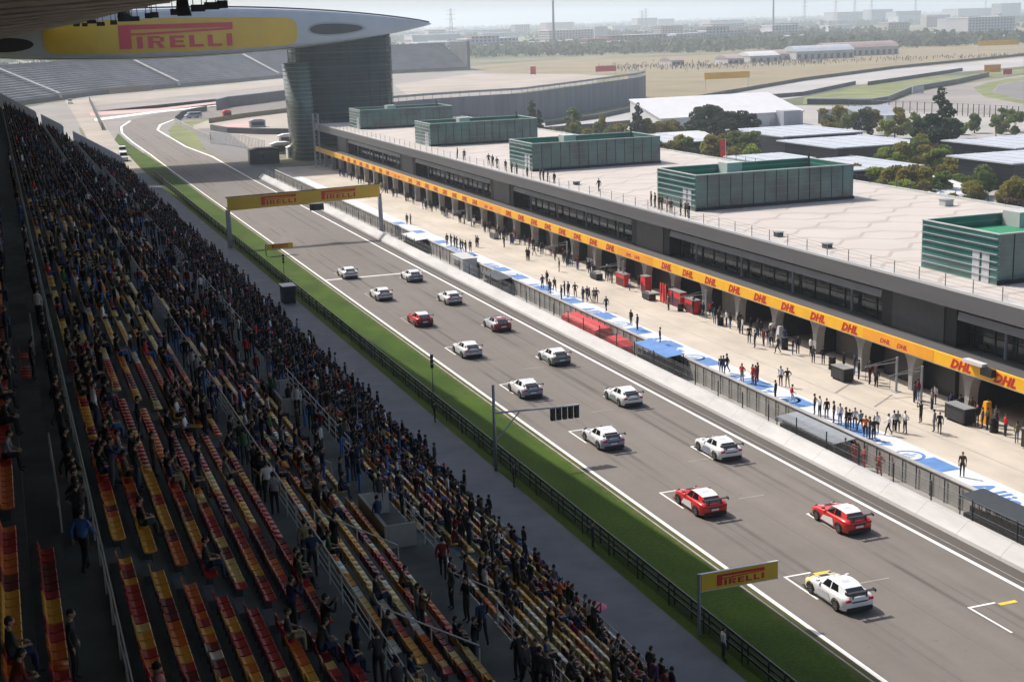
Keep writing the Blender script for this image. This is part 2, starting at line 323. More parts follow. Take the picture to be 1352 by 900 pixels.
def text_mesh(txt, size, bold=0.0, shear=0.0, thick=0.01, xs=1.0):
    key = (txt, size, bold, shear, xs)
    if key in FONT_CACHE: return FONT_CACHE[key]
    cu = bpy.data.curves.new('t', 'FONT'); cu.body = txt; cu.size = size; cu.offset = bold; cu.shear = shear; cu.extrude = thick; cu.resolution_u = 2; cu.space_character = 1.0 + bold * 2.0 / size
    ob = bpy.data.objects.new('t', cu); C.objects.link(ob); dg = bpy.context.evaluated_depsgraph_get(); dg.update()
    me = bpy.data.meshes.new_from_object(ob.evaluated_get(dg)); bpy.data.objects.remove(ob)
    co = np.zeros(len(me.vertices) * 3, np.float32); me.vertices.foreach_get('co', co); co = co.reshape(-1, 3); co[:, 0] -= co[:, 0].min(); co[:, 0] *= xs; me.vertices.foreach_set('co', co.ravel())
    FONT_CACHE[key] = (me, float(co[:, 0].max())); return FONT_CACHE[key]
def text_obj(txt, size, mtx, m, parent=None, bold=0.0, shear=0.0, xs=1.0, name='lettering', center=False):
    me, w = text_mesh(txt, size, bold, shear, 0.01, xs)
    me = me.copy(); me.materials.clear(); me.materials.append(MATS[m]); o = bpy.data.objects.new(name, me); C.objects.link(o)
    o.matrix_world = mtx @ Matrix.Translation((-w / 2 if center else 0, 0, 0))
    if parent: attach(o, parent)
    return o
def frame(origin, xdir, ydir):                          # matrix from a text plane to the world
    x = Vector(xdir).normalized(); y = Vector(ydir).normalized(); z = x.cross(y); return Matrix(((x.x, y.x, z.x, origin[0]), (x.y, y.y, z.y, origin[1]), (x.z, y.z, z.z, origin[2]), (0, 0, 0, 1)))
def long_p_logo(W, Hh, mtx, m, parent, warp=None):      # the tyre maker's word: a tall P whose bowl runs over IRELLI
    b = MB(); t = 0.012
    def R(x0, x1, y0, y1): b.box(x0 * W, x1 * W, y0 * Hh, y1 * Hh, 0, t)
    R(0, .105, 0, 1); R(.105, 1.0, .80, 1.0)
    b.prism([(.105 * W, .56 * Hh), (.19 * W, .56 * Hh), (.80 * W, .66 * Hh), (1.0 * W, .70 * Hh), (1.0 * W, .795 * Hh), (.80 * W, .745 * Hh), (.19 * W, .655 * Hh), (.105 * W, .655 * Hh)], 0, t)
    h = .50
    def L(x0, parts):
        for p in parts: R(x0 + p[0], x0 + p[1], p[2] * h, p[3] * h)
    L(.15, [(0, .05, 0, 1)])
    L(.245, [(0, .045, 0, 1), (.045, .105, .82, 1), (.045, .105, .44, .60), (.105, .14, .52, .92)]); b.prism([(.315 * W, .44 * h * Hh), (.34 * W, 0), (.392 * W, 0), (.355 * W, .44 * h * Hh)], 0, t)
    L(.435, [(0, .045, 0, 1), (.045, .13, .8, 1), (.045, .12, .42, .6), (.045, .13, 0, .2)])
    L(.605, [(0, .045, 0, 1), (.045, .125, 0, .22)]); L(.77, [(0, .045, 0, 1), (.045, .125, 0, .22)]); L(.94, [(0, .05, 0, 1.05)])
    if warp is None: b.v = [tuple(mtx @ Vector(p)) for p in b.v]; return b.build('lettering', m, parent)
    o = b.build('lettering', m, parent); bm = bmesh.new(); bm.from_mesh(o.data)
    for _ in range(3): bmesh.ops.subdivide_edges(bm, edges=[e for e in bm.edges if e.calc_length() > 1.1], cuts=1, use_grid_fill=True)
    bmesh.ops.triangulate(bm, faces=bm.faces)
    for v in bm.verts: v.co = Vector(warp(v.co))
    bm.to_mesh(o.data); bm.free(); return o

# ------------------------------------------------------------------ the ground, the track, the pit lane
FAR = 15000
flat('ground', [(-6000, -150), (FAR, -150), (FAR, FAR), (-6000, FAR)], 0.0, 'plain')
ROADX0, ROADX1 = 36.7, 51.7
left_edge = [(37.0, 20), (37.0, 330)] + [G(u, v) for u, v in [(197, 203), (173, 188), (158, 175), (157, 167), (170, 160), (197, 152), (235, 146), (300, 138), (378, 128)]]
right_edge = [G(u, v) for u, v in [(395, 142), (330, 151), (265, 158), (230, 160), (212, 165), (206, 171), (218, 180), (247, 195), (280, 207)]] + [(51.7, 330), (51.7, 20)]
px_flat('runoff', [(60, 150), (105, 128), (230, 118), (375, 103), (520, 98), (620, 94), (820, 98), (780, 110), (640, 128), (540, 150), (395, 143), (330, 148), (255, 160), (170, 215), (120, 175)], 0.02, 'runoff_grey')
px_flat('runoff_band', [(108, 131), (230, 119), (378, 104), (378, 112), (230, 128), (112, 141)], 0.04, 'runoff_beige')
px_flat('runoff_strip', [(120, 153), (210, 147), (280, 139), (378, 124), (378, 121), (280, 135), (210, 143), (118, 148)], 0.04, 'runoff_pink')
px_flat('runoff_line', [(126, 160), (210, 148.5), (280, 141.5), (378, 127.5), (378, 125.5), (280, 139.5), (210, 146.5), (124, 157)], 0.05, 'paint_white')
px_flat('apron', [(0, 175), (0, 150), (60, 137), (112, 131.5), (97, 150), (110, 185), (150, 225), (90, 215)], 0.018, 'runoff_grey')
px_flat('sand_runoff', [(520, 112), (620, 98), (760, 98), (815, 101), (700, 116), (590, 122), (540, 128)], 0.05, 'runoff_beige')
px_flat('infield_lawn', [(222, 172), (232, 163), (262, 158), (330, 152), (390, 150), (440, 175), (420, 200), (345, 213), (290, 204), (250, 192), (226, 181)], 0.03, 'green_grass_far')
flat('track', left_edge + right_edge, 0.05, 'asphalt')
px_flat('service_yard', [(255, 166), (300, 150), (385, 146), (400, 200), (350, 210), (300, 197), (262, 184)], 0.045, 'runoff_beige')
flat('pit_exit_road', [(51.9, 290), (56, 290), (62, 345), (66, 420), (70, 470), (60, 470), (52, 380)], 0.055, 'asphalt_far')
flat('verge', [(31.0, 15), (36.75, 15), (36.75, 345), (36.0, 385), (35.8, 425), (36.6, 470), (33, 440), (31.0, 340)], 0.03, 'grass')
flat('walkway', [(24.6, 15), (31.0, 15), (31.0, 330), (24.6, 330)], 0.02, 'walkway_paving')  # shaded stretch of the access path, shade put into its darker colour
flat('path', [(24.4, 330), (31.2, 330), (33, 440), (38, 560), (43, 730), (33, 730), (29, 560), (25, 420)], 0.025, 'runoff_beige')  # sunlit stretch of the same path, paler colour stands for the sun
flat('pit_lane', [(55.3, 15), (79, 15), (79, 322), (57, 322), (55.3, 318)], 0.02, 'pit_concrete')
flat('paddock', [(103, 40), (330, 40), (330, 330), (260, 430), (150, 410), (95, 380), (95, 330), (103, 320)], 0.02, 'paddock')
mk = lambda name, x0, x1, y0, y1, m, z=0.058: flat(name, [(x0, y0), (x1, y0), (x1, y1), (x0, y1)], z, m)
ln = [(36.7, 15), (37.05, 15), (37.05, 330)] + [(a + .35, b) for a, b in left_edge[2:7]]
flat('track_line', [(36.78, 15), (37.06, 15), (37.06, 330), (37.45, 380), (37.35, 427), (38.0, 468), (40.5, 500), (46.5, 532), (45.7, 533), (39.8, 501), (37.4, 469), (36.8, 427), (37.0, 380), (36.78, 330)], 0.058, 'paint_white')
mk('kerb_line', 36.36, 36.48, 15, 330, 'paint_faint', 0.045)
mk('track_line', 50.0, 50.28, 15, 300, 'paint_white')
flat('track_line', [(50.0, 300), (50.28, 300), (51.0, 362), (49.2, 398), (49.8, 474), (53.6, 500), (61.4, 527), (60.9, 528), (52.9, 501.5), (49.2, 475), (48.6, 398), (50.4, 362)], 0.058, 'paint_white')
mk('edge_strip', 50.29, 51.70, 15, 300, 'asphalt_edge', 0.056); mk('joint_line', 50.75, 50.80, 15, 300, 'paint_faint'); mk('track_line', 37.08, 50.0, 171.6, 172.1, 'paint_white')
E0 = 64.8
def grid_slot(x, y, faded=False):
    m = 'paint_faint' if faded else 'paint_white'
    mk('grid_marking', x, x + 1.75, y - .08, y + .08, m, 0.062); mk('grid_marking', x, x + .14, y - 3.4, y - .085, m, 0.062)
    mk('grid_marking', x + 1.78, x + 2.9, y - .42, y - .14, 'paint_yellow' if y < 66 else 'paint_faint', 0.062)
for k in range(8): grid_slot(39.2, E0 + 16 * k, k > 4)
for k in range(8): grid_slot(45.85, E0 - 7.6 + 16 * k, k > 4)
for x, y in ((42.6, 62.3), (43.4, 77.5), (44.1, 86), (43, 101), (43.2, 117)): mk('grid_marking', x, x + 1.9, y, y + .1, 'paint_faint', 0.062)
# the long painted strip beside the pit lane with the sponsor's words
mk('pit_strip', 57.0, 60.7, 15, 300, 'strip_white', 0.03)
def strip_word(y):
    text_obj('Allianz', 2.5, frame((58.2, y, 0.04), (0, -1, 0), (1, 0, 0)), 'paint_blue', None, 0.05, name='pavement_lettering')['kind'] = 'structure'
def emblem(y):
    b = MB(); n = 28; A = lambda r0, r1: [b.quad([(r0 * math.cos(a), r0 * math.sin(a), 0), (r1 * math.cos(a), r1 * math.sin(a), 0), (r1 * math.cos(c), r1 * math.sin(c), 0), (r0 * math.cos(c), r0 * math.sin(c), 0)]) for a, c in ((2 * math.pi * k / n, 2 * math.pi * (k + 1) / n) for k in range(n))]
    A(.95, 1.2)
    for q, h in ((-.42, .9), (-.07, 1.3), (.28, .9)): b.quad([(-.6, q, 0), (h - .6, q, 0), (h - .6, q + .16, 0), (-.6, q + .16, 0)])
    o = b.build('pavement_emblem', 'paint_blue'); o.location = (58.9, y, 0.04); o['kind'] = 'structure'
# words read towards the camera: they run from far to near
for y in (73.6, 90.3, 107.0, 123.7, 140.4, 157.1, 173.8, 190.5): strip_word(y); emblem(y - 9.6)
for y in (76.6, 86.3, 95.0, 101.5, 110.6, 118.5, 125.5, 134.0, 143.2, 152.0, 160.5, 166.9, 180.0, 193.3, 205.0, 216.0): mk('pavement_panel', 57.6, 60.3, y, y + 3.0, 'paint_blue', 0.04)
for x, y0, y1 in ((67.2, 40, 300), (63.6, 40, 300)): mk('pit_lane_line', x, x + .08, y0, y1, 'paint_faint', 0.03)
# right-hand side: dry embankment, the back straight, the last corner
px_flat('dry_bank', [(620, 88), (700, 82), (1352, 56), (1352, 76), (1130, 96), (1000, 114), (900, 132), (850, 140), (820, 100), (640, 96)], 0.04, 'dry_grass')
px_flat('back_road', [(700, 168), (860, 141), (940, 129), (1060, 108), (1180, 92), (1352, 76), (1352, 88), (1240, 98), (1130, 113), (1060, 128), (900, 152), (740, 178)], 0.06, 'pale_road')
px_flat('lawn', [(1062, 128), (1150, 113), (1352, 91), (1352, 97), (1200, 117), (1150, 136), (1060, 138)], 0.06, 'green_grass_far')
px_flat('corner_road', [(1150, 142), (1230, 118), (1352, 99), (1352, 153), (1300, 152), (1200, 147)], 0.05, 'runoff_grey')
px_flat('corner_lawn', [(1285, 116), (1310, 108), (1352, 102), (1352, 106), (1318, 112), (1310, 122), (1352, 133), (1352, 138), (1300, 128)], 0.07, 'green_grass_far')
px_flat('corner_track', [(1318, 113), (1352, 107), (1352, 132), (1312, 123)], 0.075, 'asphalt_far')

# ------------------------------------------------------------------ the main grandstand (left)
YA, YB = 8.0, 301.0
GS = place('grandstand', 'vast shaded main grandstand of stepped concrete rows under a curved roof', 'grandstand', (12, 150, 0))
ROWS = []                                              # x of the row, height of its tread, section
ROWS += [(-0.75, 18.55, 'upper'), (0.1, 18.0, 'upper')]
ROWS += [(2.0 + .8 * i, 17.25 - .5 * i, 'high') for i in range(8)]
ROWS += [(9.6 + .8 * i, 12.45 - .5 * i, 'middle') for i in range(5)]
ROWS += [(15.6 + .8 * i, 8.65 - .5 * i, 'front') for i in range(11)]
prof = [(-3.0, 0), (-3.0, 19.2), (-1.2, 19.2), (-1.2, 18.55), (-.35, 18.55), (-.35, 18.0), (.5, 18.0), (.5, 17.6), (1.6, 17.6)]
for x, z, s_ in ROWS[2:10]: prof += [(x - .4, z), (x + .4, z)]
prof += [(8.0, 13.0), (9.0, 13.0), (9.0, 12.6)]
for x, z, s_ in ROWS[10:15]: prof += [(x - .4, z), (x + .4, z)]
prof += [(13.2, 10.1), (15.0, 10.1), (15.0, 8.9)]
for x, z, s_ in ROWS[15:]: prof += [(x - .4, z), (x + .4, z)]
prof += [(24.0, 2.2), (24.55, 2.2), (24.55, 0)]
pp = [prof[0]]
for p in prof[1:]:
    if p != pp[-1]: pp.append(p)
b = MB()
for i in range(len(pp) - 1): b.quad([(pp[i][0], YA, pp[i][1]), (pp[i + 1][0], YA, pp[i + 1][1]), (pp[i + 1][0], YB, pp[i + 1][1]), (pp[i][0], YB, pp[i][1])])
b.quad([(x, YB, z) for x, z in pp]); b.quad([(x, YA, z) for x, z in pp])
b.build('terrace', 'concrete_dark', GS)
AISLES = [37.0 + 21.2 * k for k in range(-1, 13)]
b = MB()
for ya in AISLES:                                      # stair flights in the aisles: half steps of pale concrete
    for sec_ in ('high', 'middle', 'front'):
        b = MB()
        for x, z, s_ in ROWS:
            if s_ == sec_: b.box(x - .4, x - .02, ya - .6, ya + .6, z + .004, z + .25)
        b.build('stairs', 'walkway_paving', GS)
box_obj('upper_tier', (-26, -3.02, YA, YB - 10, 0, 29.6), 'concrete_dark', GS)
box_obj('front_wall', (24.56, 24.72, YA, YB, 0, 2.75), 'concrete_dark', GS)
def railing(name, x, z0, z1, ya, yb, m, post=2.0, bars=3, infill=False):
    b = MB(); n = int((yb - ya) / post)
    repeat('railing_post', m, MB().box(-.025, .025, -.025, .025, z0, z1), [(x, ya + (yb - ya) * k / n, 0) for k in range(n + 1)], GS, 12)
    for k in range(bars):
        z = z1 - k * (z1 - z0) / bars; b.tube((x + .004, ya, z), (x + .004, yb, z), .028 if k == 0 else .016, 5)
    if infill:
        q = ya
        while q < yb: b.box(x - .01, x + .01, q - .01, q + .01, z0, z1); q += .25
    return b.build(name, m, GS)
railing('railing', 1.38, 17.6, 18.75, 12, YB, 'rail_pale', 2.0, 2)
railing('railing', 0.55, 18.0, 18.9, 38, 45, 'rail_pale', 2.0, 2); railing('railing', 0.55, 18.0, 18.9, 61, 66, 'rail_pale', 2.0, 2)
railing('railing', 8.9, 13.0, 14.1, 20, YB, 'rail_pale', 1.8, 4, False)
railing('railing', 24.64, 2.75, 3.35, 20, YB, 'rail_pale', 1.9, 2)
for a, c in ((20, 44), (50, 56), (66, 88), (94, 121), (130, 165), (170, 230)): railing('railing', 14.95, 10.1, 11.1, a, c, 'rail_pale', 1.5, 3)
for y in (40.2, 50.0, 61.5):                           # short sloping rails down the aisles
    for A0, A1, ps in (((9.8, y, 13.3), (13.0, y, 11.4), ((9.8, 12.4), (11.4, 11.3), (13.0, 10.3))), ((15.2, y, 9.9), (17.5, y, 8.5), ((15.2, 8.9), (17.5, 7.4)))):
        b = MB(); b.tube(A0, A1, .03, 5)
        for x, z in ps: b.tube((x, y, z), (x, y, z + 1.0), .025, 5)
        b.build('handrail', 'rail_pale', GS)
for y in (53, 75, 120):                               # low concrete parapets round the stair openings
    b = MB(); b.box(13.25, 13.4, y, y + 4.5, 10.1, 11.1); b.box(13.41, 14.6, y + 4.35, y + 4.5, 10.1, 11.1); b.box(13.41, 14.6, y, y + .15, 10.1, 11.1); b.build('parapet', 'concrete', GS)
box_obj('stair_tower', (-3, 22, YB + .05, YB + 4, 0, 1.2), 'concrete', GS)
b = MB(); b.prism([(YB + .1, 2.0), (YB + 1.5, 2.0), (YB + 1.5, 16.0), (YB + .1, 16.0)], 0, 0.1)
b = MB()                                              # sunlit end wall capping of the terraces
for x0, z0, x1, z1 in ((-1, 20.2, 8, 14.6), (9, 14.0, 13, 11.6), (15, 10.2, 24.4, 4.4)):
    z0 += 1.3; z1 += 1.3
    for y in (YB + 4, YB + 10): b.quad([(x0, y, z0 - 2.4), (x1, y, z1 - 2.4), (x1, y, z1), (x0, y, z0)]); b.quad([(x0, y, z0), (x1, y, z1), (x1, y + .7, z1), (x0, y + .7, z0)])
    b.quad([(x0, YB + 4.2, z0 - 1.6), (x1, YB + 4.2, z1 - 1.6), (x1, YB + 9.9, z1 - 1.6), (x0, YB + 9.9, z0 - 1.6)])
b.build('end_stair', 'white_sheet', GS)
# the roof: a curved front edge, the underside sloping inwards towards its far tip
EDGE = [(23.5, -20, 34.4), (23.2, 40, 34.4), (22.5, 83, 34.4), (20.4, 128, 34.4), (19.1, 161, 34.3), (18.5, 190, 34.2), (18.3, 240, 33.9), (18.2, 290, 33.5), (17.0, 322, 33.2), (10, 328, 32.0), (2.3, 328, 30.6), (-10, 328, 29.0)]
b = MB(); NJ = 8
grid = []
for x, y, z in EDGE:
    sl = .17 * min(1, max(0, y / 300)) ** 1.2; row = []
    for j in range(NJ + 1):
        xx = x + (-28 - x) * j / NJ; row.append((xx, y, z - sl * (x - xx)))
    grid.append(row)
for i in range(len(grid) - 1):
    for j in range(NJ):
        a, c, d, e = grid[i][j], grid[i][j + 1], grid[i + 1][j + 1], grid[i + 1][j]; b.quad([a, c, d, e], 0); b.quad([(p[0], p[1], p[2] + 1.3) for p in (a, e, d, c)], 1)
    a, e = grid[i][0], grid[i + 1][0]; b.quad([a, e, (e[0], e[1], e[2] + 1.3), (a[0], a[1], a[2] + 1.3)], 1)
b.build('roof', ['roof_underside', 'bridge_shell'], GS)
b = MB()                                              # ribs under the roof
for y in range(30, 300, 18):
    i = max(k for k in range(len(EDGE)) if EDGE[k][1] <= y and k < 8); a, c = EDGE[i], EDGE[i + 1]; t = (y - a[1]) / (c[1] - a[1]); x = a[0] + t * (c[0] - a[0]); z = a[2] + t * (c[2] - a[2]); sl = .17 * (y / 300) ** 1.2
    b.tube((x - .6, y, z - .12), (-26, y, z - sl * (x + 26) - .12), .09, 5)
b.build('rib', 'roof_underside', GS)
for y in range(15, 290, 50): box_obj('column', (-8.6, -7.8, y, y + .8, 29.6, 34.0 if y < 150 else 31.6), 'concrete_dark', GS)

# seats --------------------------------------------------------------
def seat_parts():
    pan = MB(); pan.loft([[(x, -.21, z), (x, .21, z), (x, .21, z - .05), (x, -.21, z - .05)] for x, z in ((-.15, .42), (-.04, .40), (.09, .42), (.155, .44), (.175, .41))])
    back = MB(); back.loft([[(x, -.21 + i_, z), (x, .21 - i_, z), (x - .04, .21 - i_, z), (x - .04, -.21 + i_, z)] for x, z, i_ in ((-.14, .40, 0), (-.165, .52, 0), (-.185, .62, .01), (-.19, .69, .06))])
    leg = MB(); leg.box(-.16, .05, -.03, .03, 0, .37)
    return pan, back, leg
seat_protos = {}
def make_seat(colour):
    t = thing('stadium_seat', colour + ' plastic seat', 'seat'); p, bk, lg = seat_parts()
    p.build('seat_pan', 'seat_' + colour, t); bk.build('backrest', 'seat_' + colour, t); lg.build('bracket', 'steel_dark', t); return t
# low template for the far seats: pan and back, quads only
def tmpl(boxes):
    V = []; Q = []; K = []
    for (x0, x1, y0, y1, z0, z1, k) in boxes:
        i = len(V); V += [(x0, y0, z0), (x1, y0, z0), (x1, y1, z0), (x0, y1, z0), (x0, y0, z1), (x1, y0, z1), (x1, y1, z1), (x0, y1, z1)]; K += [k] * 8
        Q += [[i + q for q in f] for f in ((4, 5, 6, 7), (0, 1, 5, 4), (1, 2, 6, 5), (2, 3, 7, 6), (3, 0, 4, 7))]
    return np.array(V, float), np.array(Q), np.array(K)
seatV, seatQ, seatK = tmpl([(-.14, .17, -.21, .21, .37, .42, 0), (-.19, -.145, -.21, .21, .40, .69, 0)])
def tile(V, Q, P, rot=None, scale=None):
    n = len(P); A = np.repeat(V[None], n, 0)
    if scale is not None: A = A * scale[:, None, :]
    if rot is not None:
        c, s_ = np.cos(rot)[:, None], np.sin(rot)[:, None]; x = A[..., 0] * c - A[..., 1] * s_; y = A[..., 0] * s_ + A[..., 1] * c; A = np.stack([x, y, A[..., 2]], -1)
    A = A + P[:, None, :]; B = Q[None] + (np.arange(n) * len(V))[:, None, None]; return A.reshape(-1, 3), B.reshape(-1, 4)
seats = []
for ri, (x, z, sec) in enumerate(ROWS):
    y = 14.0
    while y < YB - 1:
        y += .5
        if any(abs(y - a) < .75 for a in AISLES): continue
        if sec == 'front' and ri < 18 and 53 < y < 57.5: continue
        if ri == 1 and not (y < 36 or 55 < y < 60): continue
        seats.append((x, y, z, ri))
seats = np.array(seats); U, Vv = PXA(seats[:, :3] + [0, 0, .4]); inview = (U > -40) & (U < 1392) & (Vv < 960) & (seats[:, 1] > 20)
seats = seats[inview]; U, Vv = U[inview], Vv[inview]
def occupancy(u, v, sec, n):                           # how full each part of the stand is
    if sec == 'upper': return .10 if v > 380 else .5
    if sec == 'high':
        if v < 200: return .82 if n > .35 else .5
        if v < 260: return .60 if n > .48 else .18
        if v < 330: return .55 if n > .54 else .08
        if v < 420: return .5 if n > .6 else .05
        if v < 470: return .5 if n > .6 else .05
        if u < 128 + (v - 470) * .22 and v < 700: return .5 if n > .5 else .08
        return .66 if n > .70 else .02
    if sec == 'middle':
        if v < 300: return .76 if n > .4 else .4
        if v < 470: return .6 if n > .52 else .10
        if v < 620: return .5 if n > .5 else .12
        return .55 if n > .66 else .05
    if v < 430: return .90
    if v < 560: return .82 if n > .35 else .5
    if v < 660: return .66 if n > .45 else .20
    return .58 if n > .52 else .12
def vnoise(x, y, s):                                   # smooth value noise for the clusters of people
    r = np.random.default_rng(s).random((64, 64)); xi, yi = int(x) % 64, int(y) % 64; fx, fy = x % 1, y % 1; fx, fy = fx * fx * (3 - 2 * fx), fy * fy * (3 - 2 * fy)
    return (r[xi, yi] * (1 - fx) + r[(xi + 1) % 64, yi] * fx) * (1 - fy) + (r[xi, (yi + 1) % 64] * (1 - fx) + r[(xi + 1) % 64, (yi + 1) % 64] * fx) * fy
secs = [ROWS[int(r)][2] for r in seats[:, 3]]
occ = np.array([rng.random() < occupancy(U[i], Vv[i], secs[i], vnoise(seats[i, 0] / 2.2, seats[i, 1] / 3.0, 3)) for i in range(len(seats))])
names_ = list(SEATC); seatcol = []
run = None
for i in range(len(seats)):                            # short runs of one colour along a row
    if run is None or rng.random() < .5:
        sec = secs[i]; pr = {'high': [.30, .24, .14, .26, .05, .01], 'upper': [.32, .24, .24, .2, 0, 0], 'middle': [.1, .08, .17, .3, .25, .1], 'front': [.08, .05, .12, .25, .32, .18]}[sec]
        if sec == 'high' and Vv[i] < 480: pr = [.05, .03, .07, .20, .42, .23]
        run = rng.choice(6, p=pr)
    seatcol.append(int(run))
seatcol = np.array(seatcol)
dist = np.sqrt(seats[:, 0] ** 2 + seats[:, 1] ** 2 + (seats[:, 2] - H0) ** 2)
vis = (U > 0) & (U < 1352) & (Vv < 900) & ~occ
order = [i for i in np.argsort(dist) if vis[i]][:300]
SECN = {'upper': 'behind the upper railing', 'high': 'below the upper walkway', 'middle': 'between the walkways', 'front': 'near the track'}
ROWN = {}
for ri, (x, z, sec) in enumerate(ROWS): ROWN[ri] = sum(1 for r in ROWS[:ri] if r[2] == sec) + 1
ordn = lambda n: '%d%s' % (n, {1: 'st', 2: 'nd', 3: 'rd'}.get(n if n < 20 else n % 10, 'th'))
def block(y): return 'nearest block' if y < 37 else 'second nearest block' if y < 58.2 else 'third nearest block' if y < 79.4 else 'fourth nearest block'
protos = {}
for i in order:
    cn = names_[seatcol[i]]; x, y, z, ri = seats[i]
    lab = 'empty %s plastic seat, %s row %s, %s' % (cn, ordn(ROWN[int(ri)]), SECN[secs[i]], block(y))
    if cn not in protos: protos[cn] = make_seat(cn); o = protos[cn]; o.location = (x, y, z)
    else: o = dup(protos[cn], (x, y, z))
    o['label'] = lab; o['group'] = 'empty seats in the grandstand'
rest = np.ones(len(seats), bool); rest[order] = False
cols = np.array([SEATC[n] for n in names_])[seatcol[rest]]
V_, Q_ = tile(seatV, seatQ, seats[rest][:, :3]); o = fast_mesh('seat_rows', V_, Q_, 'seat_plastic', np.repeat(cols * rng.uniform(.8, 1.15, (len(cols), 1)), len(seatV), 0))
tag(o, 'long rows of coloured plastic seats over the rest of the grandstand', 'seat', None, 'stuff')

# ------------------------------------------------------------------ people
# one continuous body per pose, grown from a jointed skeleton; slots: 0 top, 1 trousers, 2 skin, 3 hair, 4 shoes
def person_mesh(pose):
    J = {'pelvis': (0, 0, .95), 'waist': (0, 0, 1.10), 'chest': (.01, 0, 1.31), 'neck': (0, 0, 1.47), 'skull': (.015, 0, 1.58)}
    for s, n in ((1, 'l'), (-1, 'r')):
        J['sh' + n] = (0, .175 * s, 1.405); J['el' + n] = (-.03, .235 * s, 1.13); J['wr' + n] = (.06, .225 * s, .89); J['hip' + n] = (0, .09 * s, .91)
        J['kn' + n] = (.025, .105 * s, .50); J['an' + n] = (-.02, .11 * s, .085); J['toe' + n] = (.13, .125 * s, .04)
    up = lambda **k: J.update(k)
    if pose == 'hips': up(ell=(-.06, .36, 1.17), wrl=(.04, .19, 1.02), elr=(-.06, -.36, 1.17), wrr=(.04, -.19, 1.02), anl=(-.02, .17, .085), toel=(.13, .2, .04), knl=(.02, .14, .5))
    if pose == 'walk': up(knl=(.20, .10, .53), anl=(.24, .10, .10), toel=(.38, .11, .07), knr=(-.06, -.10, .50), anr=(-.28, -.10, .13), toer=(-.15, -.11, .05), ell=(-.14, .24, 1.15), wrl=(-.10, .24, .90), elr=(.08, -.24, 1.14), wrr=(.27, -.21, 1.00))
    if pose == 'crossed': up(ell=(.06, .25, 1.16), wrl=(.20, .05, 1.20), elr=(.06, -.25, 1.16), wrr=(.21, -.03, 1.15))
    if pose == 'photo': up(ell=(.20, .22, 1.26), wrl=(.30, .07, 1.48), elr=(.20, -.22, 1.26), wrr=(.30, -.07, 1.48))
    if pose == 'cheer': up(ell=(.03, .30, 1.62), wrl=(.06, .27, 1.86), elr=(-.03, -.235, 1.13))
    if pose in ('sit', 'lean'):
        f = .0 if pose == 'sit' else .16
        d = -.42
        for k in ('pelvis', 'waist', 'chest', 'neck', 'skull', 'shl', 'shr'):
            x, y, z = J[k]; q = (z - .95) / .63; J[k] = (x + f * q * 1.3 - .08, y, z + d - f * q * .18)
        for s, n in ((1, 'l'), (-1, 'r')):
            J['hip' + n] = (-.06, .09 * s, .51); J['kn' + n] = (.36, .13 * s, .52); J['an' + n] = (.38, .12 * s, .09); J['toe' + n] = (.53, .14 * s, .04)
            sx, sy, sz = J['sh' + n]; J['el' + n] = (sx + .08, .25 * s, sz - .27); J['wr' + n] = (sx + .29 - f * .2, .14 * s, sz - .30)
    R = {'pelvis': (.145, .115), 'waist': (.135, .105), 'chest': (.155, .115), 'neck': (.055, .055), 'skull': (.05, .05)}
    for n in 'lr': R.update({'sh' + n: (.068, .068), 'el' + n: (.045, .045), 'wr' + n: (.031, .028), 'hip' + n: (.092, .092), 'kn' + n: (.062, .062), 'an' + n: (.044, .044), 'toe' + n: (.042, .032)})
    E_ = [('pelvis', 'waist', 0), ('waist', 'chest', 0), ('chest', 'neck', 0), ('neck', 'skull', 2)]
    for n in 'lr': E_ += [('chest', 'sh' + n, 0), ('sh' + n, 'el' + n, 0), ('el' + n, 'wr' + n, 2 if pose in ('hips', 'sit') else 0), ('pelvis', 'hip' + n, 1), ('hip' + n, 'kn' + n, 1), ('kn' + n, 'an' + n, 1), ('an' + n, 'toe' + n, 4)]
    K = list(J); me = bpy.data.meshes.new('body'); me.from_pydata([J[k] for k in K], [(K.index(a), K.index(c)) for a, c, _ in E_], [])
    ob = bpy.data.objects.new('body', me); C.objects.link(ob); sk = ob.modifiers.new('s', 'SKIN'); sk.use_smooth_shade = True
    for i, k in enumerate(K): me.skin_vertices[0].data[i].radius = R[k]; me.skin_vertices[0].data[i].use_root = (k == 'pelvis')
    ss = ob.modifiers.new('u', 'SUBSURF'); ss.levels = 1; ss.render_levels = 1
    dg = bpy.context.evaluated_depsgraph_get(); dg.update(); bod = bpy.data.meshes.new_from_object(ob.evaluated_get(dg)); bpy.data.objects.remove(ob)
    segs = [(np.array(J[a]), np.array(J[c]), m) for a, c, m in E_]
    V = [tuple(v.co) for v in bod.vertices]; F = [tuple(p.vertices) for p in bod.polygons]; MI = []
    for p in bod.polygons:
        c = np.array(p.center); best = None
        for a, e, m in segs:
            t = np.clip(np.dot(c - a, e - a) / np.dot(e - a, e - a), 0, 1); dd = np.linalg.norm(c - a - t * (e - a))
            if best is None or dd < best[0]: best = (dd, m)
        MI.append(best[1])
    def add(verts, faces, m):
        i = len(V); V.extend(tuple(v) for v in verts); F.extend(tuple(i + q for q in f) for f in faces); MI.extend([m] * len(faces) if isinstance(m, int) else m)
    # head: an egg with a nose, ears, eyes, and hair over the crown and the back
    hx, hy, hz = J['skull'][0] + .012, J['skull'][1], J['skull'][2] + .055; hv = []; hf = []; hm = []; nu, nw = 12, 9
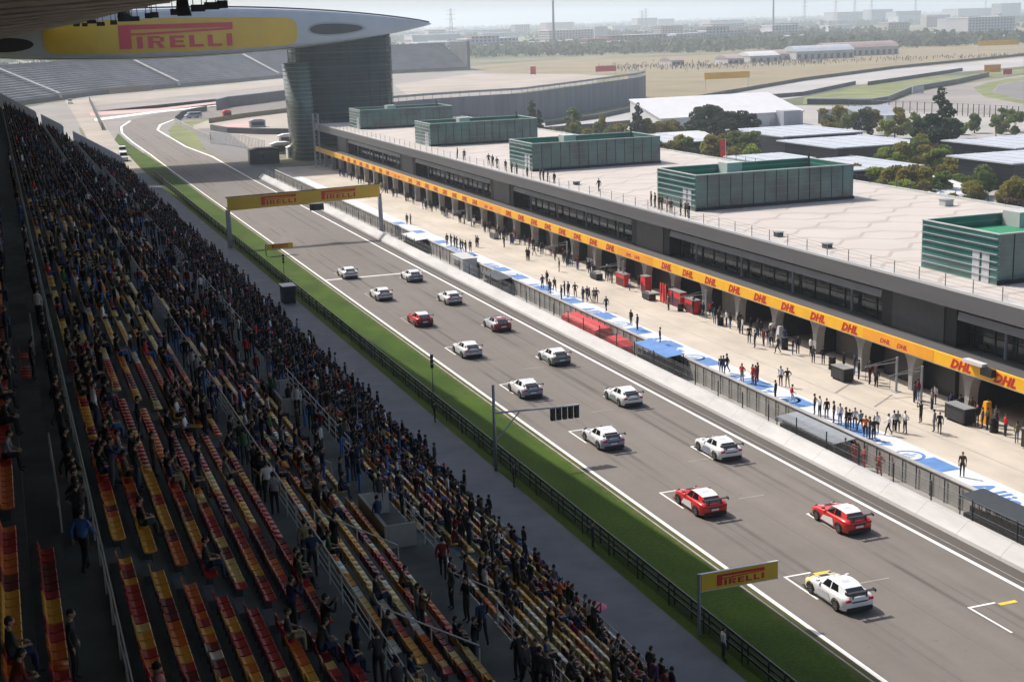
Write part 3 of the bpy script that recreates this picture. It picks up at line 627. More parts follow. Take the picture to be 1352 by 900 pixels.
    for a in range(nw + 1):
        th = math.pi * a / nw
        for q in range(nu):
            ph = 2 * math.pi * q / nu; r = math.sin(th); x, y, z = .098 * r * math.cos(ph), .078 * r * math.sin(ph), .122 * math.cos(th)
            if z < -.03: x += .012 * (-z - .03) / .09; y *= .88
            if q == 0 and a in (5,): x += .024
            if q == 0 and a == 6: x += .006
            hv.append((hx + x, hy + y, hz + z))
    for a in range(nw):
        for q in range(nu):
            b2 = (q + 1) % nu; hf.append((a * nu + q, (a + 1) * nu + q, (a + 1) * nu + b2, a * nu + b2)); ang = 2 * math.pi * (q + .5) / nu
            hm.append(3 if a < 3 or (a < 6 and math.cos(ang) < .15) or (a == 3 and abs(math.cos(ang)) < .8) else 2)
    add(hv, hf, hm)
    for s in (1, -1):
        e = [(hx - .01 + .018 * math.cos(t), hy + s * .083, hz - .005 + .03 * math.sin(t)) for t in np.linspace(0, 2 * math.pi, 6, endpoint=False)]; e2 = [(p[0], hy + s * .070, p[2]) for p in e]
        add(e + e2, [tuple(range(6))] + [(k, (k + 1) % 6, 6 + (k + 1) % 6, 6 + k) for k in range(6)], 2)
        ex = (hx + .088, hy + s * .032, hz + .008); add([(ex[0], ex[1] - .012, ex[2]), (ex[0], ex[1] + .012, ex[2]), (ex[0] + .004, ex[1], ex[2] + .007), (ex[0] + .004, ex[1], ex[2] - .007)], [(0, 2, 3), (1, 3, 2)], 3)
    add([(hx + .093, hy - .025, hz - .062), (hx + .093, hy + .025, hz - .062), (hx + .099, hy, hz - .056), (hx + .098, hy, hz - .068)], [(0, 2, 3), (1, 3, 2)], 0)
    # hands: a palm, four unequal bent fingers and a thumb from the side of the palm
    for s, n in ((1, 'l'), (-1, 'r')):
        w = Vector(J['wr' + n]); d = (w - Vector(J['el' + n])).normalized(); side = Vector((0, s, 0)); side = (side - d * side.dot(d)).normalized(); nrm = d.cross(side).normalized()
        if nrm.x < 0: nrm = -nrm
        hb = MB(); cr = lambda c, a, t: [c + a * side + t * nrm, c - a * side + t * nrm, c - a * side - t * nrm, c + a * side - t * nrm]
        hb.loft([cr(w - .02 * d, .024, .02), cr(w + .04 * d, .040, .016), cr(w + .09 * d, .042, .013)])
        for k, l_ in enumerate((.062, .078, .085, .075)):
            f0 = w + .085 * d + (-.031 + .0205 * k) * -side; f1 = f0 + l_ * .55 * d - .006 * nrm; f2 = f1 + l_ * .5 * (d * .75 - nrm * .55); hb.tube(f0, f1, .0095, 5, .0085); hb.tube(f1 - .003 * d, f2, .0085, 5, .0065)
        th0 = w + .025 * d - .034 * side; th1 = th0 + .04 * (d * .6 - side * .75); th2 = th1 + .032 * (d * .9 - nrm * .3); hb.tube(th0, th1, .0115, 5, .010); hb.tube(th1, th2, .010, 5, .008)
        add(hb.v, hb.f, 2)
    out = bpy.data.meshes.new('person'); out.from_pydata(V, [], F)
    for q in ('cloth_black', 'cloth_black', 'skin', 'hair', 'shoe'): out.materials.append(MATS[q])
    out.polygons.foreach_set('material_index', MI); out.polygons.foreach_set('use_smooth', [True] * len(F)); out.update(); bpy.data.meshes.remove(bod)
    return out
POSES = {p: person_mesh(p) for p in ('stand', 'hips', 'walk', 'crossed', 'photo', 'cheer', 'sit', 'lean')}
def person(loc, face, pose, top, legs, label, group, h=1.0):
    o = bpy.data.objects.new('person', POSES[pose]); C.objects.link(o); o.location = loc; o.rotation_euler = (0, 0, face); o.scale = (h, h, h)
    for i, c in ((0, top), (1, legs)): o.material_slots[i].link = 'OBJECT'; o.material_slots[i].material = MATS['cloth_' + c]
    return tag(o, label, 'person', group)
# spectators
crowd = seats[occ]; cd = dist[occ]; cu, cv = U[occ], Vv[occ]; csec = [secs[i] for i in np.nonzero(occ)[0]]
wcol = ['black', 'navy blue', 'dark grey', 'grey', 'white', 'dark red', 'red', 'brown', 'khaki', 'blue', 'green', 'purple', 'orange', 'pink']
wp = np.array([.36, .17, .17, .07, .055, .05, .018, .045, .025, .018, .01, .012, .003, .001]); wp /= wp.sum()
front_i = [i for i in np.argsort(cd) if 0 < cu[i] < 1352 and cv[i] < 915][:235]
for i in front_i:
    x, y, z, ri = crowd[i]; top = str(rng.choice(wcol, p=wp)); legs = str(rng.choice(['black', 'navy blue', 'dark grey', 'khaki', 'blue'], p=[.42, .28, .18, .05, .07])); q = rng.random()
    pose = 'sit' if q < .48 else 'lean' if q < .66 else 'stand' if q < .86 else 'photo' if q < .95 else 'cheer'
    where = '%s row %s, %s' % (ordn(ROWN[int(ri)]), SECN[csec[i]], block(y))
    word = {'sit': 'sitting', 'lean': 'leaning forward', 'stand': 'standing', 'photo': 'filming', 'cheer': 'waving'}[pose]
    px = x + .02 if pose in ('sit', 'lean') else x + .28
    zz = z if pose in ('sit', 'lean') else z
    person((px, y, zz), rng.normal(0, .18), pose, top, legs, 'spectator in %s top %s, %s' % (top, word, where), 'spectators in the grandstand', rng.uniform(.92, 1.04))
# the rest of the crowd: simple continuous figures in one object
def figure(sit):
    V = []; Q = []; K = []
    def ring_loft(rings, k, n=6):
        i = len(V)
        for (x, y, z, rx, ry) in rings:
            for a in range(n): t = 2 * math.pi * a / n; V.append((x + rx * math.cos(t), y + ry * math.sin(t), z)); K.append(k)
        for r in range(len(rings) - 1):
            for a in range(n): b_ = (a + 1) % n; Q.append([i + r * n + a, i + r * n + b_, i + (r + 1) * n + b_, i + (r + 1) * n + a])
    d = -.43 if sit else 0; ox = -.06 if sit else 0
    ring_loft([(ox, 0, .92 + d, .11, .16), (ox, 0, 1.10 + d, .10, .15), (ox, 0, 1.32 + d, .11, .20), (ox, 0, 1.43 + d, .09, .17), (ox, 0, 1.50 + d, .05, .06)], 0)
    ring_loft([(ox + .02, 0, 1.50 + d, .05, .05), (ox + .03, 0, 1.56 + d, .085, .07), (ox + .02, 0, 1.62 + d, .095, .08)], 2); ring_loft([(ox + .005, 0, 1.60 + d, .1, .083), (ox + .005, 0, 1.69 + d, .095, .075), (ox + .005, 0, 1.745 + d, .03, .03)], 3)
    for s in (1, -1):
        ring_loft([(ox, .21 * s, 1.41 + d, .05, .05), (ox + .02, .25 * s, 1.14 + d, .045, .045), (ox + (.22 if sit else .06), .2 * s, (.98 if sit else .88) + d, .035, .035)], 0, 4)
        if sit:
            i = len(V)
            for (x, z, r) in ((-.08, .50, .085), (.36, .52, .062)):
                for a in range(4): t = math.pi / 4 + math.pi / 2 * a; V.append((x, .1 * s + r * math.cos(t), z + r * math.sin(t))); K.append(1)
            for a in range(4): b_ = (a + 1) % 4; Q.append([i + a, i + b_, i + 4 + b_, i + 4 + a])
            ring_loft([(.37, .11 * s, .55, .06, .06), (.38, .11 * s, .03, .045, .045)], 1, 4)
        else: ring_loft([(0, .09 * s, .95, .09, .09), (.02, .1 * s, .5, .06, .06), (0, .11 * s, .02, .045, .045)], 1, 4)
    return np.array(V), np.array(Q), np.array(K)
SITV, SITQ, SITK = figure(True); STV, STQ, STK = figure(False)
def crowd_mesh(name, P, sit, rots, label, wprob=None):
    n = len(P); Vs = []; Qs = []; Cs = []; off = 0
    cl = np.array([CLOTH[c] for c in wcol]); pants = np.array([CLOTH[c] for c in ('black', 'navy blue', 'dark grey', 'blue')]); skin = np.array((.36, .22, .15)); hair = np.array((.012, .01, .009))
    for flag, V0, Q0, K0 in ((True, SITV, SITQ, SITK), (False, STV, STQ, STK)):
        idx = np.nonzero(sit == flag)[0]
        if not len(idx): continue
        sc = np.repeat(rng.uniform(.92, 1.06, (len(idx), 1)), 3, 1); v, q = tile(V0, Q0, P[idx], rots[idx], sc); Vs.append(v); Qs.append(q + off); off += len(v)
        tc = cl[rng.choice(len(wcol), len(idx), p=wp if wprob is None else wprob)] * rng.uniform(.5, 1.15, (len(idx), 1)); pc = pants[rng.integers(0, 4, len(idx))]
        hc = np.where(rng.random((len(idx), 1)) < .16, cl[rng.integers(0, len(wcol), len(idx))], hair[None])
        Cc = np.zeros((len(idx), len(V0), 3)); Cc[:, K0 == 0] = tc[:, None]; Cc[:, K0 == 1] = pc[:, None]; Cc[:, K0 == 2] = skin; Cc[:, K0 == 3] = hc[:, None]; Cs.append(Cc.reshape(-1, 3))
    return tag(fast_mesh(name, np.concatenate(Vs), np.concatenate(Qs), 'crowd_cloth', np.clip(np.concatenate(Cs), 0, 1)), label, 'crowd', None, 'stuff')
m_ = np.ones(len(crowd), bool); m_[front_i] = False; rc = crowd[m_]
sit = rng.random(len(rc)) < .84; Pc = rc[:, :3].copy(); Pc[~sit, 0] += .26; Pc[:, 1] += rng.normal(0, .05, len(rc))
crowd_mesh('crowd', Pc, sit, rng.normal(0, .25, len(rc)), 'dense crowd of spectators filling the far part of the shaded grandstand')
# people moving along the walkways and stairs of the stand
wk = [(8.5, rng.uniform(24, 200), 13.0, rng.choice([-1, 1]) * math.pi / 2) for _ in range(70)] + [(rng.uniform(13.4, 14.7), rng.uniform(30, 210), 10.1, rng.uniform(0, 6.28)) for _ in range(130)] + [(1.0, rng.uniform(34, 160), 17.6, rng.uniform(-1, 1)) for _ in range(75)] + [(24.25, rng.uniform(40, 280), 2.2, rng.normal(0, .5)) for _ in range(150)]
wk = np.array(wk); w_r = wk[:, 3]; dwk = np.sqrt(wk[:, 0] ** 2 + wk[:, 1] ** 2)
wu, wv = PXA(wk[:, :3]); near = [i for i in np.argsort(dwk) if -5 < wu[i] < 1352 and wv[i] < 930][:30]
for i in near:
    top = str(rng.choice(wcol, p=wp)); pose = str(rng.choice(['walk', 'stand', 'crossed', 'hips'])); fl = {13.0: 'on the middle walkway', 10.1: 'on the lower walkway', 17.6: 'on the upper walkway', 2.2: 'at the front railing'}[wk[i, 2]]
    person(tuple(wk[i, :3]), wk[i, 3], pose, top, 'black', '%s spectator in %s top %s, %s' % ({'walk': 'walking', 'stand': 'standing', 'crossed': 'arms-folded', 'hips': 'hands-on-hips'}[pose], top, fl, block(wk[i, 1])), 'spectators in the grandstand')
m_ = np.ones(len(wk), bool); m_[near] = False
crowd_mesh('standing_crowd', wk[m_][:, :3], np.zeros(m_.sum(), bool), w_r[m_], 'spectators standing along the grandstand walkways and the front railing')

# pit lane, pit wall and roof people, where they stand in the photograph
PEOPLE = []
def crop(pts, ox, oy, sc, z, place_, group): 
    for (cx_, cy_, top, legs, pose) in pts: PEOPLE.append((ox + cx_ / sc, oy + cy_ / sc, z, top, legs, pose, place_, group))
gA = 'pit crew standing along the pit lane'
crop([(622, 360, 'black', 'black', 'stand'), (652, 365, 'navy blue', 'black', 'hips'), (678, 372, 'black', 'black', 'stand'), (694, 380, 'dark grey', 'black', 'crossed'), (722, 395, 'black', 'navy blue', 'stand'), (738, 405, 'navy blue', 'navy blue', 'walk'), (760, 412, 'black', 'black', 'hips'), (795, 410, 'dark grey', 'black', 'stand'), (838, 372, 'black', 'black', 'stand'), (850, 375, 'black', 'black', 'crossed'), (325, 205, 'dark grey', 'black', 'stand'), (352, 205, 'green', 'black', 'stand')], 480, 260, 5.625, 0.03, 'on the strip beyond the white cabin', gA)
crop([(470, 745, 'navy blue', 'black', 'hips'), (508, 712, 'black', 'black', 'stand'), (530, 790, 'dark grey', 'navy blue', 'stand'), (568, 765, 'black', 'black', 'walk'), (624, 830, 'black', 'black', 'stand'), (650, 802, 'navy blue', 'black', 'crossed'), (680, 806, 'dark grey', 'black', 'stand'), (735, 812, 'black', 'black', 'hips'), (800, 850, 'navy blue', 'navy blue', 'stand'), (832, 840, 'black', 'black', 'stand'), (852, 852, 'dark grey', 'black', 'walk'), (888, 856, 'grey', 'navy blue', 'stand'), (908, 858, 'dark grey', 'black', 'hips'), (606, 606, 'black', 'black', 'stand'), (345, 515, 'black', 'black', 'crossed'), (360, 516, 'dark red', 'black', 'stand'), (160, 410, 'black', 'black', 'stand'), (405, 475, 'dark grey', 'black', 'walk')], 640, 260, 6.145, 0.03, 'by the red covered stand', gA)
crop([(545, 170, 'navy blue', 'black', 'walk'), (722, 268, 'black', 'black', 'stand'), (767, 302, 'navy blue', 'black', 'stand'), (928, 402, 'black', 'black', 'stand'), (990, 160, 'dark grey', 'black', 'stand')], 700, 380, 5.408, 0.03, 'near the blue roofed stand', gA)
crop([(78, 345, 'black', 'navy blue', 'stand'), (98, 350, 'navy blue', 'navy blue', 'crossed'), (130, 335, 'black', 'navy blue', 'walk'), (256, 420, 'red', 'grey', 'hips'), (348, 430, 'red', 'dark red', 'stand'), (372, 440, 'dark red', 'dark red', 'stand'), (390, 412, 'brown', 'dark red', 'crossed'), (540, 563, 'black', 'black', 'stand'), (585, 447, 'white', 'black', 'stand'), (640, 455, 'black', 'khaki', 'hips'), (680, 600, 'red', 'white', 'walk')], 940, 440, 6.43, 0.03, 'left of the largest crew group', gA)
crop([(115, 300, 'black', 'black', 'stand'), (145, 315, 'white', 'black', 'photo'), (185, 325, 'black', 'navy blue', 'stand'), (228, 352, 'black', 'navy blue', 'hips'), (265, 362, 'white', 'blue', 'stand'), (300, 388, 'black', 'black', 'stand'), (320, 392, 'black', 'black', 'crossed'), (352, 385, 'white', 'black', 'stand'), (386, 402, 'grey', 'black', 'walk'), (415, 440, 'orange', 'black', 'stand'), (440, 446, 'dark grey', 'black', 'stand'), (462, 450, 'black', 'black', 'hips'), (482, 412, 'white', 'black', 'stand'), (552, 422, 'white', 'black', 'walk'), (584, 402, 'white', 'black', 'crossed'), (605, 404, 'grey', 'black', 'stand'), (648, 410, 'white', 'black', 'hips'), (742, 350, 'black', 'black', 'photo'), (820, 402, 'grey', 'grey', 'stand'), (852, 416, 'black', 'black', 'walk'), (986, 668, 'brown', 'black', 'stand'), (1105, 384, 'dark grey', 'black', 'stand'), (1135, 390, 'dark grey', 'black', 'crossed'), (1186, 376, 'grey', 'black', 'stand')], 1050, 480, 4.476, 0.03, 'in the largest crew group', gA)
crop([(318, 82, 'black', 'black', 'stand'), (365, 122, 'dark grey', 'black', 'stand'), (440, 108, 'dark red', 'black', 'stand'), (505, 115, 'grey', 'black', 'hips'), (560, 170, 'black', 'black', 'walk')], 940, 440, 6.43, 0.03, 'by the garage doors', gA)
crop([(350, 590, 'red', 'red', 'stand'), (408, 622, 'red', 'red', 'crossed'), (495, 672, 'red', 'red', 'hips'), (295, 575, 'dark grey', 'black', 'stand')], 1050, 480, 4.476, 0.12, 'behind the white pit wall', gA)
crop([(120, 1150, 'red', 'black', 'stand')], 1150, 500, 30, 0.03, '', gA) if False else None
gR = 'people on the pit building roof'
crop([(848, 697, 'black', 'black', 'stand'), (878, 706, 'dark grey', 'black', 'stand'), (985, 726, 'black', 'black', 'hips'), (1003, 732, 'navy blue', 'black', 'stand'), (1022, 742, 'black', 'black', 'walk'), (1060, 752, 'dark grey', 'black', 'stand'), (1085, 766, 'black', 'black', 'stand'), (1105, 772, 'navy blue', 'black', 'crossed'), (1155, 782, 'black', 'black', 'stand'), (1212, 795, 'dark grey', 'black', 'stand'), (1226, 797, 'black', 'black', 'stand'), (1245, 803, 'brown', 'black', 'hips'), (1274, 812, 'black', 'black', 'stand')], 350, 0, 3.333, 9.5, 'at the far roof edge', gR)
crop([(470, 112, 'black', 'black', 'walk'), (700, 175, 'dark red', 'black', 'stand'), (717, 182, 'black', 'black', 'stand'), (735, 190, 'dark grey', 'black', 'hips'), (747, 192, 'brown', 'black', 'stand'), (770, 202, 'pink', 'black', 'stand'), (787, 208, 'dark red', 'black', 'stand'), (830, 216, 'black', 'black', 'stand'), (850, 226, 'dark grey', 'black', 'crossed'), (865, 232, 'black', 'black', 'stand'), (856, 218, 'grey', 'black', 'stand')], 650, 220, 3.333, 9.52, 'at the roof railing by the pavilion', gR)
for n, (u, v, z, top, legs, pose, pl, gr) in enumerate(PEOPLE):
    x, y = G(u, v, z); 
    if z < 1 and x < 57: x = min(max(x, 53.5), 54.5)
    if z > 9: x = max(x, 69.9)
    w = {'stand': 'standing', 'hips': 'hands on hips', 'walk': 'walking', 'crossed': 'arms folded', 'photo': 'hands raised'}[pose]
    nb = ['nearest the track', 'towards the building', 'in the middle'][n % 3]
    person((x, y, z), rng.uniform(2.2, 4.2) if z > 9 or n % 3 else rng.uniform(0, 6.28), pose, top, legs, ('person in %s top, %s trousers, %s %s' if len((top + legs + w + pl).split()) < 9 else 'person in %s top and %s trousers %.0s%s') % (top, legs, w, pl), gr, rng.uniform(.96, 1.04))
gc = [(rng.uniform(67.6, 69.2), y + rng.normal(0, .5)) for y in np.concatenate([rng.uniform(135, 200, 62), rng.uniform(200, 300, 60), rng.uniform(72, 135, 62)])]
gc = np.array([(x, y, .03) for x, y in gc]); gw = np.array([.36, .12, .2, .06, .06, .1, .06, .03, .01, 0, 0, 0, 0, 0]); gw /= gw.sum()
crowd_mesh('garage_crowd', gc, np.zeros(len(gc), bool), rng.uniform(0, 6.28, len(gc)), 'dark mass of mechanics and guests in the shade before the garages', gw)

# ------------------------------------------------------------------ pit wall, fences and stands
YN, YF = 30.0, 300.0
pw = place('pit_wall', 'long low white concrete pit wall along the right edge of the track', 'wall', (52.3, 150, 0))
b = MB(); b.prism([(51.72, 0), (52.95, 0), (52.95, .93), (52.62, .93), (51.80, .25)], 0.01, 3.99); b.v = [(p[0], p[2], p[1]) for p in b.v]  # face sloped to catch light, so it shows as white as the top
repeat('barrier_block', 'wall_white', b, [(0, YN + 4 * k, 0) for k in range(68)], pw)      # cast blocks with hairline gaps
fp = MB(); y = YN
fy = []
while y < YF: fy.append((0, y, 0)); y += 4.0 if int(y) % 8 else 2.0
fp.box(52.86, 52.93, -.035, .035, .97, 2.25)
df = place('debris_fence', 'thin grey wire debris fence on posts above the white pit wall', 'fence', (52.9, 150, 0.96))
repeat('post', 'steel_dark', fp, fy, df); b = MB(); b.quad([(52.9, YN, .98), (52.9, YF, .98), (52.9, YF, 2.15), (52.9, YN, 2.15)]); b.build('mesh_panel', 'wire_mesh', df)
b = MB()
for z in (1.45, 2.0, 2.2): b.tube((52.90, YN, z), (52.90, YF, z), .012, 4)
b.build('cable', 'steel_grey', df)
flat('service_walk', [(52.96, YN), (54.98, YN), (54.98, YF), (52.96, YF)], 0.1, 'wall_grey')
gw_ = place('pit_lane_wall', 'tall grey concrete wall between the pit lane strip and the white pit wall', 'wall', (55.1, 150, 0))
repeat('panel', 'wall_grey', MB().box(55.0, 55.25, .01, 5.99, 0, 1.72), [(0, YN + 6 * k, 0) for k in range(45)], gw_); MB().box(54.93, 55.32, YN, YF, 1.725, 1.80).build('coping', 'concrete', gw_)
y = YN + .8; fy = []
while y < YF: fy.append((0, y, 0)); y += 1.5 if int(y * 7) % 3 else 1.1
repeat('post', 'steel_dark', MB().box(54.86, 54.92, -.03, .03, .1, 1.72), fy, gw_)
def pit_stand(y0, y1, roof, side, label, h=2.15):
    t = place('pit_stand', label, 'pit stand', (53.9, (y0 + y1) / 2, .1))
    MB().prism([(53.05, h - .12), (54.9, h), (54.9, h + .07), (53.05, h - .05)], 0, 1).build('x', roof, t) if False else None
    b = MB(); b.loft([[(53.05, y, h - .16), (54.86, y, h), (54.86, y, h + .06), (53.05, y, h - .1)] for y in (y0, y1)]); b.build('roof', roof, t)
    b = MB()
    for y in np.linspace(y0 + .05, y1 - .05, max(2, int((y1 - y0) / 1.6) + 1)): b.box(53.1, 53.16, y - .03, y + .03, .1, h - .17); b.box(54.74, 54.8, y - .03, y + .03, .1, h - .02)
    b.build('frame', 'steel_dark', t); b = MB(); b.box(53.35, 54.6, y0 + .1, y1 - .1, .1, .95); b.build('counter', side, t)
    b = MB()
    for y in np.arange(y0 + .4, y1 - .5, .95): b.box(53.5, 53.55, y, y + .7, 1.05, 1.5)
    b.build('screen', 'black', t); b = MB()
    for y in np.arange(y0 + .5, y1 - .4, .95): b.box(54.2, 54.5, y, y + .35, .98, 1.05); b.box(54.45, 54.5, y, y + .35, 1.06, 1.4)
    b.build('stool', 'steel_dark', t); return t
pit_stand(60.2, 67.5, 'steel_dark', 'black', 'black pit stand of steel and glass nearest on the pit wall', 2.2)
pit_stand(81.3, 89.2, 'steel_grey', 'steel_dark', 'grey roofed pit stand with screens on the pit wall beside the large crew group', 1.6)
pit_stand(107.8, 114.5, 'paint_blue', 'black', 'pit stand with a bright blue roof on the pit wall')
pit_stand(152, 158, 'steel_dark', 'steel_grey', 'dark pit stand on the pit wall just beyond the red covered one', 1.9); pit_stand(186, 193.5, 'white_sheet', 'steel_dark', 'white roofed pit stand near the gantry on the pit wall', 2.0)
t = place('covered_stand', 'pit stand wrapped in bright red covers on the pit wall', 'pit stand', (53.8, 127, .1))
b = MB(); b.loft([[(53.05, y, .1), (53.02, y, 1.45 + dz), (53.5, y, 1.64 + dz), (54.5, y, 1.62 + dz), (54.82, y, 1.4), (54.85, y, .1)] for y, dz in ((123.4, -.1), (124, 0), (126.5, .03), (129.6, -.03), (131.6, .02), (132.2, -.12))]); b.build('cover', 'red_cloth', t)
b = MB()
for y in (124.6, 127.2, 129.8): b.tube((53.02, y, .3), (53.0, y, 1.5), .025, 5)
b.build('strap', 'letter_crimson', t)
t = place('covered_stand', 'low crate stack under red covers behind the white pit wall', 'crate stack', (53.7, 119.5, .1)); b = MB(); b.loft([[(53.1, y, .1), (53.08, y, h), (54.4, y, h + .05), (54.5, y, .1)] for y, h in ((117.6, .9), (118.4, 1.35), (119.6, 1.25), (120.6, 1.4), (121.4, .8))]); b.build('cover', 'red_cloth', t); box_obj('crate', (53.2, 54.3, 121.5, 122.3, .1, .8), 'steel_dark', t)
t = place('cabin', 'small white cabin standing in the pit wall walkway past the start line', 'cabin', (53.9, 167, .1)); box_obj('body', (53.0, 54.9, 164.8, 169.6, .1, 2.35), 'white_sheet', t); box_obj('roof', (52.97, 54.95, 164.7, 169.7, 2.355, 2.45), 'wall_white', t); box_obj('window', (52.98, 52.995, 166, 168.4, 1.2, 1.9), 'glass_dark', t)
# left side: guard rail, debris fence and service road furniture
gr = place('guard_rail', 'steel guard rail along the shaded grass on the left of the track', 'guard rail', (32, 150, 0)); b = MB()
for z in (.25, .6, .95): b.box(31.98, 32.03, 20, 320, z, z + .13)
b.build('rail', 'steel_dark', gr); repeat('post', 'steel_dark', MB().box(31.89, 31.96, -.035, .035, 0, 1.1), [(0, 20 + 2 * k, 0) for k in range(150)], gr)
df = place('debris_fence', 'low dark wire fence behind the guard rail beside the grandstand road', 'fence', (31.6, 150, 0)); b = MB(); b.box(31.56, 31.62, -.03, .03, 0, 1.45); repeat('post', 'black', b, [(0, 20 + 4 * k, 0) for k in range(75)], df); b = MB(); b.quad([(31.66, 20, .05), (31.66, 320, .05), (31.66, 320, 1.4), (31.66, 20, 1.4)]); b.build('mesh_panel', 'wire_mesh_dark', df); b = MB()
for z in (.7, 1.42): b.tube((31.67, 20, z), (31.67, 320, z), .016, 4)
b.build('cable', 'steel_grey', df)
for (x, y) in ((31.2, 57.0), (31.3, 73.5), (30.9, 86.2), (30.7, 104)):
    g_ = 'marshals behind the guard rail'; person((x - .1, y, .02), rng.uniform(-.5, .5), 'stand', 'white' if y < 60 else 'dark grey', 'dark grey', 'marshal in %s top standing in the shade behind the fence, %s' % ('white' if y < 60 else 'dark grey', 'nearest the camera' if y < 60 else 'by the yellow sign' if y < 80 else 'by the light mast' if y < 100 else 'beyond the light mast'), g_)
t = place('hut', 'dark flat-roofed marshal hut on the service road beside the grandstand', 'hut', (29.5, 160, 0)); box_obj('cabin', (29.2, 30.6, 159, 161, 0, 2.0), 'steel_dark', t); box_obj('roof', (29.1, 30.75, 158.85, 161.15, 2.01, 2.1), 'steel_grey', t); box_obj('window', (30.61, 30.63, 159.3, 160.7, 1.1, 1.7), 'glass_dark', t); box_obj('window', (29.4, 30.4, 158.96, 158.985, 1.1, 1.7), 'glass_dark', t)
# flags and parasol over the front railing
t = place('flag', 'blue and white flag hung over the front railing of the grandstand', 'flag', (25.1, 88, 3)); b = MB(); n = 8
for i in range(n):
    a, c = i / n, (i + 1) / n; w = lambda q: 25.0 + .12 * math.sin(q * 9)
    for z0, z1, m in ((3.7, 3.3, 0), (3.3, 2.9, 1), (2.9, 2.5, 0)): b.quad([(w(a), 87 + 1.8 * a, z0), (w(c), 87 + 1.8 * c, z0), (w(c) + .1, 87 + 1.8 * c, z1), (w(a) + .1, 87 + 1.8 * a, z1)], m)
b.build('cloth', ['paint_blue', 'white_sheet'], t); MB().tube((25, 88.9, 2.4), (25, 88.9, 4.0), .02, 5).build('pole', 'steel_dark', t)
t = place('parasol', 'small open pink parasol held up in the front rows', 'umbrella', (24.2, 57, 2.2)); b = MB(); K = 8; c0 = (24.4, 57.2, 4.15)
ring = [(c0[0] + .55 * math.cos(2 * math.pi * k / K), c0[1] + .55 * math.sin(2 * math.pi * k / K), 3.95) for k in range(K)]
for k in range(K): b.quad([c0, ring[k], ring[(k + 1) % K]])
b.build('canopy', mat('parasol_pink', (0.62, 0.10, 0.16), 0.6), t); MB().tube((24.4, 57.2, 2.9), c0, .012, 5).build('shaft', 'steel_dark', t)

# ------------------------------------------------------------------ the pit building
PB0, PB1 = 40.0, 322.0; PER = 51.7; CORES = [39.8, 91.5, 143.2, 194.9, 246.6, 298.3]; XB = 104.5
pb = place('pit_building', 'long pit building with a pale terrace roof, dark glazing and a yellow sponsor band', 'building', (86, 180, 0))
flat('roof_terrace', [(69.9, PB0), (XB, PB0), (XB, PB1), (69.9, PB1)], 9.52, 'deck', None); attach(bpy.data.objects['roof_terrace'], pb)
b = MB(); b.loft([[(69.0, y, 8.2), (69.0, y, 9.55), (69.12, y, 9.68), (69.88, y, 9.68), (69.88, y, 9.3), (71.2, y, 7.75), (70.9, y, 7.6)] for y in (PB0, PB1)]); b.build('fascia', 'fascia_grey', pb)
MB().box(69.14, 69.86, PB0, PB1, 9.685, 9.70).build('gutter', 'wall_white', pb)
MB().box(71.3, XB, PB0, PB1, 7.7, 9.3).build('roof_slab', 'concrete', pb); MB().box(104.2, XB + .1, PB0, PB1, 9.31, 9.72).build('rear_parapet', 'parapet', pb)
MB().box(79.0, XB - .3, PB0, PB1, 0, 7.69).build('wall', 'concrete', pb); MB().box(69.6, 78.9, PB0, PB1, 3.62, 4.2).build('floor_slab', 'concrete_dark', pb)
b = MB(); repeat('railing_post', 'steel_grey', MB().box(69.3, 69.36, -.03, .03, 9.7, 10.75), [(0, PB0 + 3.4 * k, 0) for k in range(83)], pb)
for z in (10.1, 10.45, 10.74): b.tube((69.33, PB0, z), (69.33, PB1, z), .012, 4)
b.build('railing', 'steel_grey', pb)
b = MB(); repeat('railing_post', 'steel_dark', MB().box(104.3, 104.36, -.03, .03, 9.73, 10.5), [(0, PB0 + 2.9 * k, 0) for k in range(97)], pb)
b.tube((104.33, PB0, 10.5), (104.33, PB1, 10.5), .025, 4); b.build('railing', 'steel_dark', pb)
CW = 10.2
for c in CORES:
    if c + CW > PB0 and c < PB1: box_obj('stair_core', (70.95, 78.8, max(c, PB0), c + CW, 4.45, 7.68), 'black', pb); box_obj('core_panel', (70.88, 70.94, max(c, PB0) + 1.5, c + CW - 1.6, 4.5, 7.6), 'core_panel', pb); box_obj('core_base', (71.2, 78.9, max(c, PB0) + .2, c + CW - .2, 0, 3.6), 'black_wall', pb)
for k in range(5):
    y0, y1 = CORES[k] + CW + .05, CORES[k + 1] - .05
    w = box_obj('window', (72.3, 72.4, y0, y1, 4.4, 7.68), 'glass_dark', pb); mu = MB(); y = y0 + .05
    while y < y1: mu.box(72.22, 72.295, y - .04, y + .04, 4.4, 7.6); y += 2.55
    mu.box(72.22, 72.292, y0, y1, 5.6, 5.66); mu.build('mullion', 'steel_dark', w)
    b = MB(); b.loft([[(70.9, y, 6.75), (71.0, y, 7.4), (71.15, y, 7.4), (72.2, y, 6.45), (72.2, y, 6.35)] for y in (y0 + .1, y1 - .1)]); b.build('lintel', 'lintel_grey', pb)
    b = MB()                                          # pale columns, furniture and guests' tables just behind the glazing line
    repeat('column', 'lintel_grey', MB().tube((71.9, 0, 4.4), (71.9, 0, 6.5), .12, 8), [(0, y, 0) for y in np.arange(y0 + 6, y1 - 2, 10.2)], pb)
b = MB(); b.loft([[(68.9, y, 3.40), (68.9, y, 4.42), (69.0, y, 4.46), (70.85, y, 4.44), (70.85, y, 3.66), (69.5, y, 3.40)] for y in (PB0, PB1)]); band = b.build('sponsor_band', 'banner_yellow', pb); MB().box(68.98, 70.84, PB0, PB1, 4.47, 4.49).build('band_top', 'fascia_grey', pb)
